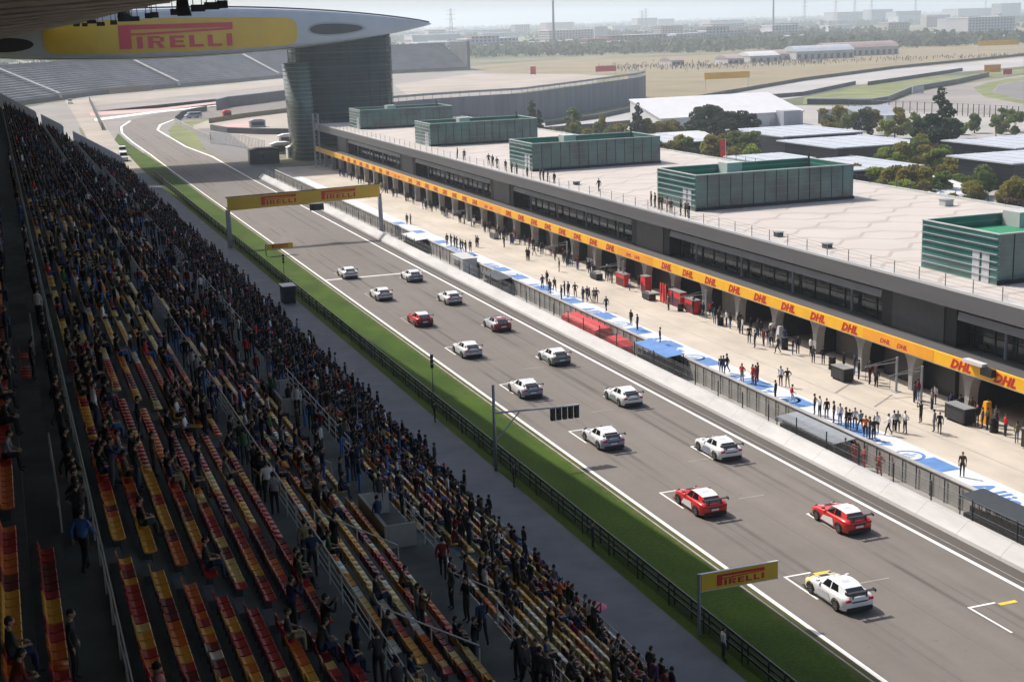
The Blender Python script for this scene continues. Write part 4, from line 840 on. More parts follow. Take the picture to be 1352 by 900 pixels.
for k in range(5):
    y0, y1 = CORES[k] + CW, CORES[k + 1]
    box_obj('orange_panel', (68.885, 68.895, CORES[k] + .1, y0 - .3, 3.42, 4.40), 'banner_orange' if k else 'banner_yellow', pb)
    n = 8
    for j in range(n): text_obj('DHL', 0.98, frame((68.88, y1 - 1.2 - (y1 - y0) / n * j - .9, 3.555), (0, -1, 0), (0, 0, 1)), 'letter_red', pb, 0.04, 0.35, 1.2)
    text_obj('DHL', 0.55, frame((68.875, CORES[k] + 7.4, 3.62), (0, -1, 0), (0, 0, 1)), 'letter_crimson', pb, 0.012, 0.3, 1.3); text_obj('DHL', 0.55, frame((68.875, CORES[k] + 5.0, 3.62), (0, -1, 0), (0, 0, 1)), 'letter_crimson', pb, 0.012, 0.3, 1.3)
MB().box(68.92, 69.5, PB0, PB1, 3.33, 3.395).build('band_edge', 'steel_light', pb)
y = 44.0; NP = 0
while y < PB1 - 2:                                     # splayed curved garage piers
    b = MB(); pr = [(.26, 0), (.27, 1.2), (.36, 2.0), (.58, 2.6), (.95, 3.05), (1.5, 3.32)]
    b.loft([[(69.75, y - q, z), (70.6, y - q, z), (70.6, y + q, z), (69.75, y + q, z)] for q, z in pr]); b.build('pier', 'concrete', pb); y += 7.386; NP += 1
y = 44.0; i = 0
while y < PB1 - 8:
    kind = i % 5
    if kind in (1, 3): box_obj('garage_door', (71.6, 71.7, y + .4, y + 6.6, 0.02, 3.3), 'concrete' if kind == 1 else 'fascia_grey', pb)
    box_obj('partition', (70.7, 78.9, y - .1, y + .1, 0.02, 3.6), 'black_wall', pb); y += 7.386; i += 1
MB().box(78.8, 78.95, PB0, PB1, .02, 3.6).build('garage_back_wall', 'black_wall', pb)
box_obj('camera_box', (68.3, 68.86, 84.9, 87.2, 4.5, 4.75), 'white_sheet', pb); box_obj('camera_box', (68.4, 68.85, 83.9, 85.2, 3.9, 4.49), 'black', pb)
# five glass pavilions standing on the terrace
NAMEP = ['nearest glass pavilion with a green roof floor, cut by the right edge', 'large glass pavilion with a bright green roof floor, second from the right', 'middle glass pavilion of the five on the roof terrace', 'glass pavilion on the terrace, second from the round tower', 'farthest glass pavilion, right beside the round glass tower']
def pavilion(y0, lab):
    x0, x1, y1, z0, z1 = 73.6, 94.4, y0 + 9.9, 9.53, 13.55
    t = place('roof_pavilion', lab, 'pavilion', ((x0 + x1) / 2, (y0 + y1) / 2, z0), 'glass pavilions on the pit building roof')
    w = .16
    for n_, d, m in (('side_wall', (x0, x0 + w, y0, y1, z0, z1), 'pavilion_side'), ('side_wall', (x1 - w, x1, y0, y1, z0, z1), 'pavilion_side'), ('front_wall', (x0 + w + .002, x1 - w - .002, y0 + .01, y0 + w, z0, z1), 'pavilion_front'), ('rear_wall', (x0 + w + .002, x1 - w - .002, y1 - w, y1 - .01, z0, z1), 'pavilion_side')): box_obj(n_, d, m, t)
    box_obj('roof_floor', (x0 + w + .01, x1 - w - .01, y0 + w + .01, y1 - w - .01, z1 - 1.15, z1 - .95), 'green_floor', t)
    b = MB()
    for d in ((x0 - .05, x1 + .05, y0 - .05, y0 + .2), (x0 - .05, x1 + .05, y1 - .2, y1 + .05), (x0 - .05, x0 + .2, y0 + .21, y1 - .21), (x1 - .2, x1 + .05, y0 + .21, y1 - .21)): b.box(d[0], d[1], d[2], d[3], z1 + .003, z1 + .09)
    b.build('coping', 'parapet', t); box_obj('roof_hatch', (x0 + 8, x0 + 10, y1 - 2.6, y1 - .4, z1 - .94, z1 + .35), 'parapet', t); MB().tube((x1 - 1.2, y1 - 2, z1 - .9), (x1 - 1.2, y1 - 2, z1 + .9), .12, 8).build('vent', 'steel_dark', t)
    b = MB(); x = x0 + 1.5
    while x < x1 - .3: b.box(x - .03, x + .03, y0 - .05, y0 + .008, z0, z1); x += 1.486
    b.build('mullion', 'steel_dark', t); b = MB()
    for k in range(6): z = z0 + .55 + .62 * k; b.box(x0 - .16, x0 - .02, y0 + .05, y1 - .05, z, z + .04)
    b.build('louvre', 'lintel_grey', t); b = MB(); b.box(x0 - .06, x0 - .025, y0 + 1.0, y0 + 1.9, z0, z0 + 2.4); b.box(x0 - .06, x0 - .025, y0 + 2.2, y0 + 3.1, z0, z0 + 2.4); b.build('door', 'steel_light', t)
    box_obj('base_shade', (x0 - .1, x1 + .1, y0 - .12, y0 - .075, z0, z0 + .35), 'black', t)  # dark strip standing in for the shade at the wall's foot
for k in range(5): pavilion(90.1 + PER * k, NAMEP[k])
for k, (x, y) in enumerate([(99.5, 131.0), (101.5, 118.0), (72.2, 112.5), (72.0, 121.0), (100.5, 168.5), (101.0, 220.0), (72.4, 174.0)]):
    t = place('roof_vent', ['low grey roof vent near the rear parapet, behind the nearest stretch of terrace', 'low grey roof vent close to the nearest pavilion and the rear parapet', 'small dark box by the front railing, nearer of two', 'small dark box by the front railing, farther of two', 'low roof vent behind the large pavilion', 'low roof vent behind the middle pavilion', 'small dark box by the front railing before the middle pavilion'][k], 'roof vent', (x, y, 9.52)); w = .55 if x > 90 else .35
    box_obj('housing', (x - w, x + w, y - w, y + w, 9.525, 9.52 + w * 1.2), 'parapet' if x > 90 else 'steel_dark', t); box_obj('cap', (x - w - .08, x + w + .08, y - w - .08, y + w + .08, 9.525 + w * 1.2, 9.60 + w * 1.2), 'steel_grey', t)
b = None

# ------------------------------------------------------------------ round glass tower and the leaf-shaped bridge
tw = place('glass_tower', 'tall dark glass tower with rounded corners under the leaf-shaped bridge', 'tower', (80, 345, 0))
def rrect(cx, cy, hx, hy, n, p=3.2): return [(cx + hx * math.copysign(abs(math.cos(a)) ** (2 / p), math.cos(a)), cy + hy * math.copysign(abs(math.sin(a)) ** (2 / p), math.sin(a))) for a in (2 * math.pi * k / n + math.pi / n for k in range(n))]
b = MB(); b.loft([[(x, y, z) for x, y in rrect(81.3, 346, 12.2 + z * .004, 9.5, 40)] for z in (0, 9, 18, 27.5, 30.2)]); b.build('shaft', 'tower_glass', tw, True)
b = MB(); b.loft([[(x, y, z) for x, y in rrect(70.2 - z * .04, 341, 3.0, 6.5, 24, 2.4)] for z in (0, 12, 23.0)]); b.build('stair_bay', 'tower_glass_green', tw, True)
b = MB()
for k in range(7): z = 3.6 + 3.6 * k; b.loft([[(x, y, q) for x, y in rrect(81.3, 346, 12.32 + z * .004, 9.62, 40)] for q in (z, z + .22)])
b.build('floor_band', 'tower_band', tw)
b = MB()
for x, y in rrect(81.3, 346, 12.36, 9.66, 26): b.box(x - .05, x + .05, y - .05, y + .05, 0, 28.5)
b.build('mullion', 'steel_dark', tw)
SC, SH = 36.0, 68.5
def leaf(s): q = max(0.0, 1 - s * s); return 5.75 * q ** .95, 19.0 * q ** .5, 31.0 + .25 * s     # half height, half depth, centre
BRY = 344.0
def skin(X, f, off=0.0):                               # point on the front skin, f from -1 (bottom) to 1 (top)
    s = (X - SC) / SH; h, d, zc = leaf(s); return Vector((X, BRY - (d + off) * (1 - abs(f) ** 5) ** .2 if abs(f) < 1 else BRY, zc + h * f))
br = place('leaf_bridge', 'huge grey leaf-shaped bridge building spanning the track with a yellow panel', 'bridge', (36, 344, 25))
b = MB(); rings = []
for k in range(61):
    s = -1 + 2 * k / 60; s = math.sin(s * math.pi / 2) * .9998; h, d, zc = leaf(s); X = SC + SH * s; p = 9.0
    rings.append([(X, BRY - d * math.copysign(abs(math.cos(a)) ** (2 / p), math.cos(a)), zc + h * math.copysign(abs(math.sin(a)) ** (2 / p), math.sin(a))) for a in (2 * math.pi * j / 32 for j in range(32))])
b.loft(rings); b.build('shell', 'bridge_shell', br, True)
def on_skin(X, Z, off=.12):
    s = (X - SC) / SH; h, d, zc = leaf(s); q = min(.999, abs((Z - zc) / h)); return (X, BRY - d * (1 - q ** 9) ** (1 / 9) - off, Z)
def skin_patch(outline, off, m, name, parent, nx=40):  # outline: function X -> (z0, z1)
    b = MB(); xs = np.linspace(outline[0], outline[1], nx); R = []
    for X in xs:
        z0, z1 = outline[2](X); R.append([on_skin(X, z0 + (z1 - z0) * j / 8, off) for j in range(9)])
    b.loft(R, cap=False, closed=False); return b.build(name, m, parent, True)
def panel(X):
    e = min(1, (X - 11.5) / 2.8, (67.3 - X) / 2.8); e = .45 + .55 * math.sqrt(max(0.0, 1 - (1 - e) ** 2)); s = (X - SC) / SH; h = leaf(s)[0]; m = .1; return 30.35 - .66 * h * e * .93, 30.35 + .66 * h * e
pn = skin_patch((11.5, 67.3, panel), .14, 'sign_yellow', 'sign_panel', br, 140)
def almond(x0, x1, zc, hh): return lambda X: (zc - hh * math.sqrt(max(.003, 1 - ((X - (x0 + .3 * (x1 - x0))) / ((x1 - x0) * (.3 if X < x0 + .3 * (x1 - x0) else .7))) ** 2)), zc + hh * math.sqrt(max(.003, 1 - ((X - (x0 + .3 * (x1 - x0))) / ((x1 - x0) * (.3 if X < x0 + .3 * (x1 - x0) else .7))) ** 2)))
skin_patch((69.7, 84.5, almond(69.7, 84.5, 30.75, 1.55)), .10, 'lintel_grey', 'opening_frame', br); skin_patch((70.3, 83.6, almond(70.3, 83.6, 30.75, 1.2)), .16, 'bridge_dark', 'opening', br)
am = almond(-9.5, 9.5, 29.4, 1.5); skin_patch((-9.5, 9.5, lambda X: am(-X)), .10, 'black', 'opening', br)
def warp(p): X, Z = 27.3 + p[0], 27.75 + p[1]; return on_skin(X, Z, .30 + p[2])
long_p_logo(25.0, 5.15, None, 'letter_crimson', br, warp)
b = MB()                                               # roof edge trim and lower rim of the leaf
for off_, m in ((1, 0), (-1, 0)):
    R = [];
    for k in range(41):
        s = -.98 + 1.96 * k / 40; h, d, zc = leaf(s); X = SC + SH * s; R.append([(X, BRY - d * .93 - .15, zc + off_ * h * .93 + q) for q in (0, .35)])
    b.loft(R, cap=False, closed=False)
b.build('rim', 'bridge_dark', br)
for y in (336, 352): box_obj('support', (-22, -19, y - 1, y + 1, 0, 29), 'concrete', br)

# ------------------------------------------------------------------ start gantry, lights, signs
YG = 206.0
t = place('start_gantry', 'wide start gantry across the track with a yellow banner and two red tyre-maker words', 'gantry', (42, YG, 0))
b = MB(); b.box(30.2, 30.8, YG - .3, YG + .3, 0, 5.6); b.build('post', 'steel_grey', t); b = MB(); b.tube((53.5, YG, 0), (53.4, YG, 6.4), .36, 12, .30); b.build('post', 'lintel_grey', t, True)
b = MB()
for z in (5.75, 7.35):
    for y in (YG - .35, YG + .35): b.tube((30.3, y, z + .02), (53.6, y, z + .47), .06, 6)
for k in range(17): x = 30.4 + 1.43 * k; b.tube((x, YG + .35, 5.8), (x + 1.43, YG + .35, 7.35), .04, 5)
b.build('truss', 'steel_dark', t)
MB().loft([[(x, YG - .46, z0), (x, YG - .42, z0), (x, YG - .42, z0 + 1.85), (x, YG - .46, z0 + 1.85)] for x, z0 in ((30.45, 5.45), (53.4, 5.98))]).build('banner', 'sign_yellow', t)
for x in (35.4, 44.4): long_p_logo(5.2, 1.25, frame((x, YG - .475, 5.83 + (x - 30.4) * .0225), (1, 0, .0225), (0, 0, 1)), 'letter_red', t)
b = MB(); b.box(42.6, 44.7, YG - .4, YG - .1, 4.6, 5.55); b.build('light_box', 'flood_black', t); b = MB()
for k in range(5):
    for z in (4.82, 5.25): b.tube((42.82 + .42 * k, YG - .47, z), (42.82 + .42 * k, YG - .405, z), .15, 10)
b.build('lamp', 'steel_dark', t); MB().box(39.8, 46, YG - .35, YG - .15, 5.6, 5.7).build('bracket', 'steel_grey', t)
def lamp_mast(x, y, z, arm, lab, n):
    t = place('light_mast', lab, 'traffic light', (x, y, 0)); b = MB(); b.tube((x, y, 0), (x, y, z), .13 if arm else .05, 10, .10 if arm else .04); b.build('pole', 'steel_grey', t, True)
    if arm:
        b = MB(); za = z - 2.15; b.tube((x, y, za + .1), (x + arm, y, za - .1), .07, 8); b.tube((x + .05, y, za - 2.0), (x + 1.9, y, za - .05), .05, 8); b.box(x + arm - 2.2, x + arm + .1, y - .09, y + .09, za - .12, za - .02); b.build('arm', 'lintel_grey', t)
        for k in range(n):
            xx = x + arm - 1.95 + k * .46; h = box_obj('signal_head', (xx - .16, xx + .16, y - .14, y + .12, za - 1.0, za - .13), 'flood_black', t); b = MB()
            for q in range(3): b.tube((xx, y - .20, za - .3 - .27 * q), (xx, y - .145, za - .3 - .27 * q), .10, 10)
            b.build('lens', 'steel_dark', h)
    else:
        b = MB()
        for q in range(3): b.box(x - .11, x + .11, y - .1, y + .14, z - 1.2 + .42 * q, z - .85 + .42 * q)
        b.build('signal_head', 'flood_black', t)
    return t
lamp_mast(30.9, 90.2, 6.3, 6.4, 'grey mast with a long arm carrying five black start lights over the track edge', 5)
lamp_mast(33.2, 113.0, 3.4, 0, 'slim signal post with stacked black lamps on the grass between car grid and fence', 0)
lamp_mast(32.6, 176.0, 3.2, 0, 'slim signal post on the grass just before the small low yellow sign near the gantry', 0)
def post_sign(x0, x1, y, z0, z1, m, lab, words, tilt=0.0):
    t = place('trackside_sign', lab, 'sign', (x0, y, 0)); b = MB(); b.box(x0 - .02, x1, y - .05, y + .05, z0, z1); b.build('board', m, t); b = MB(); b.tube((x0 - .12, y, 0), (x0 - .12, y, z1 + .05), .09, 8); b.build('post', 'steel_grey', t)
    b = MB(); b.box(x0 - .05, x1 + .03, y - .065, y + .065, z1 + .003, z1 + .04); b.box(x0 - .05, x1 + .03, y - .065, y + .065, z0 - .04, z0 - .003); b.build('frame', 'steel_light', t)
    if words: long_p_logo((x1 - x0) * .62, (z1 - z0) * .66, frame((x0 + (x1 - x0) * .2, y - .062, z0 + (z1 - z0) * .17), (1, 0, 0), (0, 0, 1)), 'letter_red', t)
    return t
post_sign(31.45, 35.9, 60.0, 2.42, 3.33, 'sign_yellow', 'yellow sign board with a red tyre-maker word on a post beside the grass', True)
post_sign(33.9, 37.6, 195.0, .95, 1.7, 'sign_yellow', 'small low yellow sign board at the left track edge under the gantry', True)

# floodlights and loudspeakers hanging from the roof edge
def hang_flood(u, v, X, w, kind, lab):
    Y, Z = onX(u, v, X); t = place('floodlight' if kind else 'loudspeaker', lab, 'floodlight' if kind else 'loudspeaker', (X, Y, Z), 'lamps and speakers under the grandstand roof edge'); b = MB()
    if kind: b.loft([[(X - w * .5 * q, Y - .3 + i, Z - .32 * q), (X + w * .5 * q, Y - .3 + i, Z - .32 * q), (X + w * .5 * q, Y - .3 + i, Z + .32 * q), (X - w * .5 * q, Y - .3 + i, Z + .32 * q)] for i, q in ((0, 1.0), (.35, .9), (.8, .45))])
    else: b.loft([[(X - w * .5, Y + i, Z - .9 + i), (X + w * .5, Y + i, Z - .9 + i), (X + w * .35, Y + i + .6, Z + .2 + i), (X - w * .35, Y + i + .6, Z + .2 + i)] for i in (0, .7)])
    b.build('housing', 'flood_black', t); b = MB(); top = Z + 2.2
    for s in (-1, 1): b.tube((X + s * w * .3, Y, Z + .2), (X + s * w * .3, Y + .1, top), .045, 5)
    b.build('hanger', 'flood_black', t); return t
for u, v, w, kd, lab in ((293, 6, .9, 1, 'small black floodlight hanging nearest the open sky at the roof edge'), (279, 8, 1.3, 1, 'black floodlight beside the smallest lamp at the roof edge'), (261, 11, 1.3, 1, 'square black floodlight on two rods under the roof corner'), (243, 9, 1.4, 0, 'tilted black loudspeaker at the corner of the roof'), (233, 16, 1.3, 1, 'black floodlight just left of the tilted loudspeaker'), (204, 20, .9, 1, 'small black floodlight above the last letters of the bridge panel'), (196, 21, .9, 1, 'small black floodlight left of the last letters of the bridge panel'), (178, 25, 1.2, 1, 'black floodlight on rods above the middle letters of the bridge panel'), (165, 20, 2.0, 0, 'large tilted black loudspeaker above the tall letter of the bridge panel')): hang_flood(u, v, 18.6, w, kd, lab)
for k, (u, v) in enumerate(((150, 30), (133, 32), (121, 29), (112, 33), (101, 33), (92, 35), (80, 37), (70, 38), (58, 41))): hang_flood(u, v, 17.9 - k * .12, 1.0 + (k % 3) * .3, 1, 'far dark floodlight in the row under the roof tip, %s from the right' % ordn(k + 1))

# ------------------------------------------------------------------ race cars
def car_body():
    st = [(-2.06, .80, .34, .78, .90), (-1.96, .90, .24, .88, .96), (-1.70, .955, .18, .94, .98), (-1.28, .985, .16, .96, 1.0), (-.85, .965, .14, .95, 1.0), (-.3, .93, .13, .93, .98), (.35, .92, .13, .92, .97), (.85, .94, .13, .91, .96), (1.25, .955, .14, .88, .90), (1.65, .935, .14, .81, .83), (1.95, .86, .14, .70, .72), (2.14, .72, .15, .54, .58), (2.24, .50, .17, .36, .40)]
    rings = []
    for y, w, zb, zs, zd in st:
        hlf = [(w * .93, zb), (w, zb + .14), (w * 1.0, zs - .18), (w * .965, zs - .05), (w * .86, zs + .015), (w * .5, (zs + zd) / 2 + .02)]
        rings.append([(x, y, z) for x, z in hlf] + [(0, y, zd)] + [(-x, y, z) for x, z in reversed(hlf)])
    return rings
A_ = {'a': (.70, .98, .92), 'b': (.81, .34, .95), 'c': (.83, -.50, .97), 'd': (.78, -1.28, .985), 'e': (.62, -1.97, .95), 'f': (.55, .18, 1.275), 'g': (.60, -.38, 1.335), 'h': (.59, -.98, 1.315), 'i': (.55, -1.38, 1.235)}
def mir(p): return (-p[0], p[1], p[2])
def sub(pts, q, off=.006):                             # a pane: the face shrunk towards its middle and set proud of it
    c = Vector((sum(p[0] for p in pts) / len(pts), sum(p[1] for p in pts) / len(pts), sum(p[2] for p in pts) / len(pts))); n = (Vector(pts[1]) - Vector(pts[0])).cross(Vector(pts[2]) - Vector(pts[0])).normalized()
    if n.dot(c - Vector((0, -.4, .9))) < 0: n = -n
    return [tuple(c + (Vector(p) - c) * q + n * off) for p in pts]
def race_car(label, x, y, body, roof, hood=None, side=None, tail=None, nose=None):
    t = thing('race_car', label, 'race car', (x, y, 0.05), 0, 'race cars on the starting grid')
    rings = car_body(); hood = hood or body; tail = tail or body; nose = nose or hood
    o = MB(); n = len(rings[0]); o.loft(rings)
    k = 0; o.m = []
    for a in range(len(rings) - 1):
        for q in range(n): o.m.append(3 if a >= (8 if nose == "cream" else 10) else 1 if (a >= 8 and 3 <= q <= 8) else 2 if a < 2 else 0)
    o.m += [2, 3]
    o.build('body', ['car_' + body, 'car_' + hood, 'car_' + tail, 'car_' + nose], t, True)
    A = A_; g_ = MB(); roofm = MB()
    P = lambda s: [A[c] if c.islower() else mir(A[c.lower()]) for c in s]
    for f in ('abf', 'bcgf', 'cdhg', 'deih', 'ABF', 'BCGF', 'CDHG', 'DEIH'): g_.quad(P(f))
    g_.quad(P('afFA')); g_.quad(P('eiIE')); g_.build('cabin', 'car_' + body, t)
    roofm.quad(sub(P('fgGF'), 1.0, .004)); roofm.quad(sub(P('ghHG'), 1.0, .004)); roofm.quad(sub(P('hiIH'), 1.0, .004)); roofm.build('roof', 'car_' + roof, t)
    w = MB(); w.quad(sub(P('afFA'), .90)); w.build('windscreen', 'car_glass', t); w = MB(); w.quad(sub(P('eiIE'), .93)); w.build('rear_window', 'car_glass', t)
    for s in ('bcgf', 'BCGF'): MB().quad(sub(P(s), .91)).build('side_window', 'car_glass', t)
    for s in ('cdhg', 'CDHG'): MB().quad(sub(P(s), .86)).build('side_window', 'car_glass', t)
    for sx in (1, -1):
        for wy in (1.26, -1.24):
            wd = .30 if wy < 0 else .27; xo = sx * (.99 if wy < 0 else .965); b = MB(); K = 20; R = lambda r, xx: [(xx, wy + r * math.cos(2 * math.pi * k / K), .33 + r * math.sin(2 * math.pi * k / K)) for k in range(K)]
            b.loft([R(.24, xo), R(.30, xo + sx * .012), R(.328, xo - sx * .02), R(.33, xo - sx * wd * .8), R(.30, xo - sx * wd)]); wh = b.build('wheel', 'rubber', t, True)
            b = MB()
            for k in range(10): a0 = 2 * math.pi * k / 10; b.quad([(xo + sx * .016, wy + r * math.cos(a0 + da), .33 + r * math.sin(a0 + da)) for r, da in ((.05, -.3), (.235, -.10), (.235, .10), (.05, .3))])
            b.build('rim', 'rim', wh); b = MB(); RR = lambda r, xx: [(xx, wy + r * math.cos(math.pi * k / 12), .33 + r * math.sin(math.pi * k / 12)) for k in range(13)]
            xa = sx * ((.985 if wy < 0 else .955) + .004); b.loft([RR(.345, xa), RR(.40, xa + sx * .012), RR(.41, xa - sx * .03)], cap=False, closed=False); b.build('wheel_arch', 'car_trim', t)
        b = MB(); b.loft([[(sx * .80, yy, zz), (sx * 1.02, yy, zz + .02), (sx * 1.02, yy, zz + .13), (sx * .82, yy, zz + .12)] for yy, zz in ((.50, 1.0), (.62, 1.0))]); b.build('mirror', 'car_' + body, t)
        b = MB(); b.quad([(sx * .955, -.78, .145), (sx * .955, .78, .145), (sx * .965, .78, .23), (sx * .975, -.78, .23)]); b.build('sill', 'car_trim', t)
        b = MB(); c = Vector((sx * .63, 1.86, .745)); b.loft([[tuple(c + Vector((r * math.cos(q) * 1.0, -r * .5 * math.sin(q), r * .75 * math.sin(q) + h))) for q in (2 * math.pi * k / 10 for k in range(10))] for r, h in ((.15, .0), (.11, .05))]); b.build('headlight', 'lamp_clear', t)
        b = MB(); b.box(sx * .68 - .15, sx * .68 + .15, -2.085, -2.0, .72, .86); b.build('tail_light', 'lamp_red', t)
        if side: b = MB(); b.quad([(sx * .972, -.7, .30), (sx * .950, .80, .30), (sx * .945, .5, .66), (sx * .968, -.55, .76)]); b.build('side_graphic', 'car_' + side, t)
    b = MB(); b.loft([[(-.78, yy, z0), (.78, yy, z0), (.78, yy, z1), (-.78, yy, z1)] for yy, z0, z1 in ((-2.10, .17, .40), (-2.0, .13, .42))]); b.build('diffuser', 'car_trim', t)
    b = MB(); b.loft([[(-.8, yy, .10), (.8, yy, .10), (.8, yy, .14), (-.8, yy, .14)] for yy in (1.85, 2.33)]); b.build('splitter', 'car_trim', t)
    wg = MB(); wg.loft([[(-.84, yy, zz), (.84, yy, zz), (.84, yy, zz + .03), (-.84, yy, zz + .03)] for yy, zz in ((-2.24, 1.27), (-2.12, 1.25), (-1.98, 1.245))])
    for s in (-1, 1): wg.box(s * .85 - .012, s * .85 + .012, -2.27, -1.95, 1.17, 1.33); wg.box(s * .42 - .02, s * .42 + .02, -2.10, -1.98, .90, 1.25)
    wg.build('rear_wing', 'car_trim', t); b = MB(); b.quad([(-.26, -2.075, .50), (.26, -2.075, .50), (.26, -2.075, .62), (-.26, -2.075, .62)]); b.build('number_plate', 'car_white', t)
    if roof != 'dark': b = MB(); b.quad([(-.26, -.90, 1.326), (.26, -.90, 1.326), (.26, -.50, 1.338), (-.26, -.50, 1.338)]); b.build('roof_number_panel', 'car_silver' if roof == 'white' else 'car_white', t)
    b = MB(); b.quad([(-.52, .21, 1.268), (.52, .21, 1.268), (.55, .36, 1.20), (-.55, .36, 1.20)]); b.v = [(p[0], p[1] + .012, p[2] + .014) for p in b.v]; b.build('sun_strip', 'car_' + ('dark' if side is None else side), t)
    b = MB(); b.quad([(-.48, -2.078, .66), (.48, -2.078, .66), (.48, -2.078, .74), (-.48, -2.078, .74)]); b.build('tail_panel', 'car_trim', t)
    b = MB(); b.quad([(-.30, 1.22, .925), (.30, 1.22, .925), (.28, 1.55, .875), (-.28, 1.55, .875)]); b.build('bonnet_vent', 'car_trim', t)
    b = MB(); st2 = [(.10, 1.08, .945), (.10, 1.9, .76)]
    for q in (-.46, .46): b.quad([(q - .07, 1.12, .935), (q + .07, 1.12, .935), (q + .06, 1.82, .79), (q - .06, 1.82, .79)])
    b.v = [(p[0], p[1], p[2] + .012) for p in b.v]; b.build('bonnet_stripe', 'car_' + (tail if tail != body else 'silver'), t)
    return t
CL, CR = 40.25, 46.75
L_ = [('white race car with a pale yellow nose, rearmost of the left column', 'white', 'white', 'white', 'silver', None, 'cream'), ('red race car with a white roof, second from the back of the left column', 'red', 'white', 'red', 'white', None, None),
      ('white race car with a dark bonnet under the start light arm, left column', 'white', 'white', 'dark', 'silver', 'blue', None), ('white race car with dark front sides just beyond the light mast, left column', 'white', 'white', 'dark', None, 'blue', None),
      ('white and silver race car in the left column behind the red one', 'white', 'white', 'white', 'silver', 'silver', None), ('red race car with a white roof in the middle of the left column', 'red', 'white', 'red', None, 'darkred', None),
      ('white race car second from the front of the left column', 'white', 'white', 'white', None, 'silver', None), ('white race car at the head of the left column near the start line', 'white', 'white', 'silver', None, None, None)]
R_ = [('red race car with a white roof, rearmost of the right column', 'red', 'white', 'red', 'white', None, None), ('white race car with blue-grey side graphics, second from the back of the right column', 'white', 'white', 'white', 'blue', None, None),
      ('white race car with dark bonnet and nose, third from the back, right column', 'white', 'white', 'dark', 'teal', None, 'teal'), ('white race car with grey-green bonnet in the right column behind the dark red one', 'white', 'white', 'dark', 'teal', 'teal', None),
      ('race car with a dark red tail and dark front in the right column', 'silver', 'darkred', 'dark', None, 'darkred', 'silver'), ('white race car second from the front of the right column', 'white', 'white', 'white', None, 'silver', None), ('white race car with a grey tail at the head of the right column', 'white', 'white', 'silver', None, 'blue', None)]
for k, c in enumerate(L_): race_car(c[0], CL + [0, .05, .1, -.05, .1, .05, 0, -.1][k], 60.95 + 16.0 * k + [0, .1, -.2, 0, .15, 0, -.1, .1][k], *c[1:3], hood=c[3], side=c[4], tail=c[5], nose=c[6])
for k, c in enumerate(R_): race_car(c[0], CR + [0, .1, -.1, 0, .1, 0, .1][k], 70.7 + 16.0 * k + [0, .1, .2, -.1, .1, 0, 0][k], *c[1:3], hood=c[3], side=c[4], tail=c[5], nose=c[6])

# ------------------------------------------------------------------ pit lane equipment
def boom(y, lab):                                      # overhead air-line boom in front of a garage
    t = place('pit_boom', lab, 'pit boom', (68.2, y, 0), 'air line booms in front of the garages'); b = MB(); b.tube((68.4, y, 0), (68.4, y, 3.0), .10, 8); b.box(68.1, 68.7, y - .3, y + .3, 0, .08); b.build('mast', 'lintel_grey', t); b = MB(); b.tube((68.4, y, 2.6), (65.4, y + .2, 2.45), .05, 6); b.tube((68.4, y, 2.95), (65.5, y + .2, 2.5), .02, 5); b.build('arm', 'steel_grey', t)
    b = MB(); b.tube((65.5, y + .2, 2.45), (65.5, y + .2, 1.3), .02, 5); b.build('hose', 'black', t)
for y, lab in ((92.3, 'pale boom mast before the dark stair core, nearer of the pair'), (95.7, 'pale boom mast before the dark stair core, farther of the pair'), (129.5, 'pale boom mast by the red garage equipment'), (150.4, 'pale boom mast beyond the red equipment'), (168.0, 'pale boom mast before the busy dark garages'), (207.5, 'boom mast near the second stair core of the row')): boom(y, lab)
def trolley(x, y, lab, m='steel_dark', h=1.1, L=1.6, W=.8):
    t = place('tool_trolley', lab, 'trolley', (x, y, 0), 'trolleys and equipment in front of the garages'); b = MB(); b.box(x - W / 2, x + W / 2, y - L / 2, y + L / 2, .16, h); b.build('cabinet', m, t); b = MB(); b.box(x - W / 2 - .03, x + W / 2 + .03, y - L / 2 - .03, y + L / 2 + .03, h + .003, h + .06); b.build('top', 'steel_grey', t)
    b = MB()
    for sx in (-1, 1):
        for sy in (-1, 1): b.tube((x + sx * W * .38 - .03, y + sy * L * .38, .08), (x + sx * W * .38 + .03, y + sy * L * .38, .08), .08, 8)
    b.build('wheel', 'rubber', t); b = MB()
    for k in range(4): b.box(x - W / 2 - .015, x - W / 2 - .003, y - L * .42, y + L * .42, .25 + .2 * k, .40 + .2 * k)
    b.build('drawer', 'steel_dark', t); return t
def tyres(x, y, lab, n=4):
    t = place('tyre_stack', lab, 'tyre stack', (x, y, 0), 'tyre stacks in front of the garages')
    for k in range(n):
        b = MB(); K = 14; R = lambda r, z: [(x + r * math.cos(2 * math.pi * q / K), y + r * math.sin(2 * math.pi * q / K), z) for q in range(K)]; b.loft([R(.18, .03 + .3 * k), R(.30, .01 + .3 * k), R(.33, .05 + .3 * k), R(.33, .24 + .3 * k), R(.30, .29 + .3 * k), R(.18, .27 + .3 * k)]); b.build('tyre', 'rubber', t, True)
trolley(67.6, 77.5, 'black equipment trolley at the right edge of the pit lane', 'black', 1.5, 2.6, .9); trolley(67.5, 86.2, 'long black bench trolley beside the crew with hands raised', 'black', 1.3, 2.4, 1.0); trolley(66.6, 101.0, 'dark trolley under the crossing boom arms', 'black', 1.2, 2.0, 1.0)
trolley(68.4, 132.5, 'red tool cabinet before the red garage, nearest one', 'red_cloth', 1.5, 2.2); trolley(68.6, 136.5, 'red tool cabinet before the red garage, farther one', 'red_cloth', 1.7, 2.8); trolley(68.4, 150.5, 'red cabinet before the white garage door', 'red_cloth', 1.5, 2.4); trolley(68.8, 145.0, 'small red cabinet by the pale column', 'red_cloth', 2.0, 1.2)
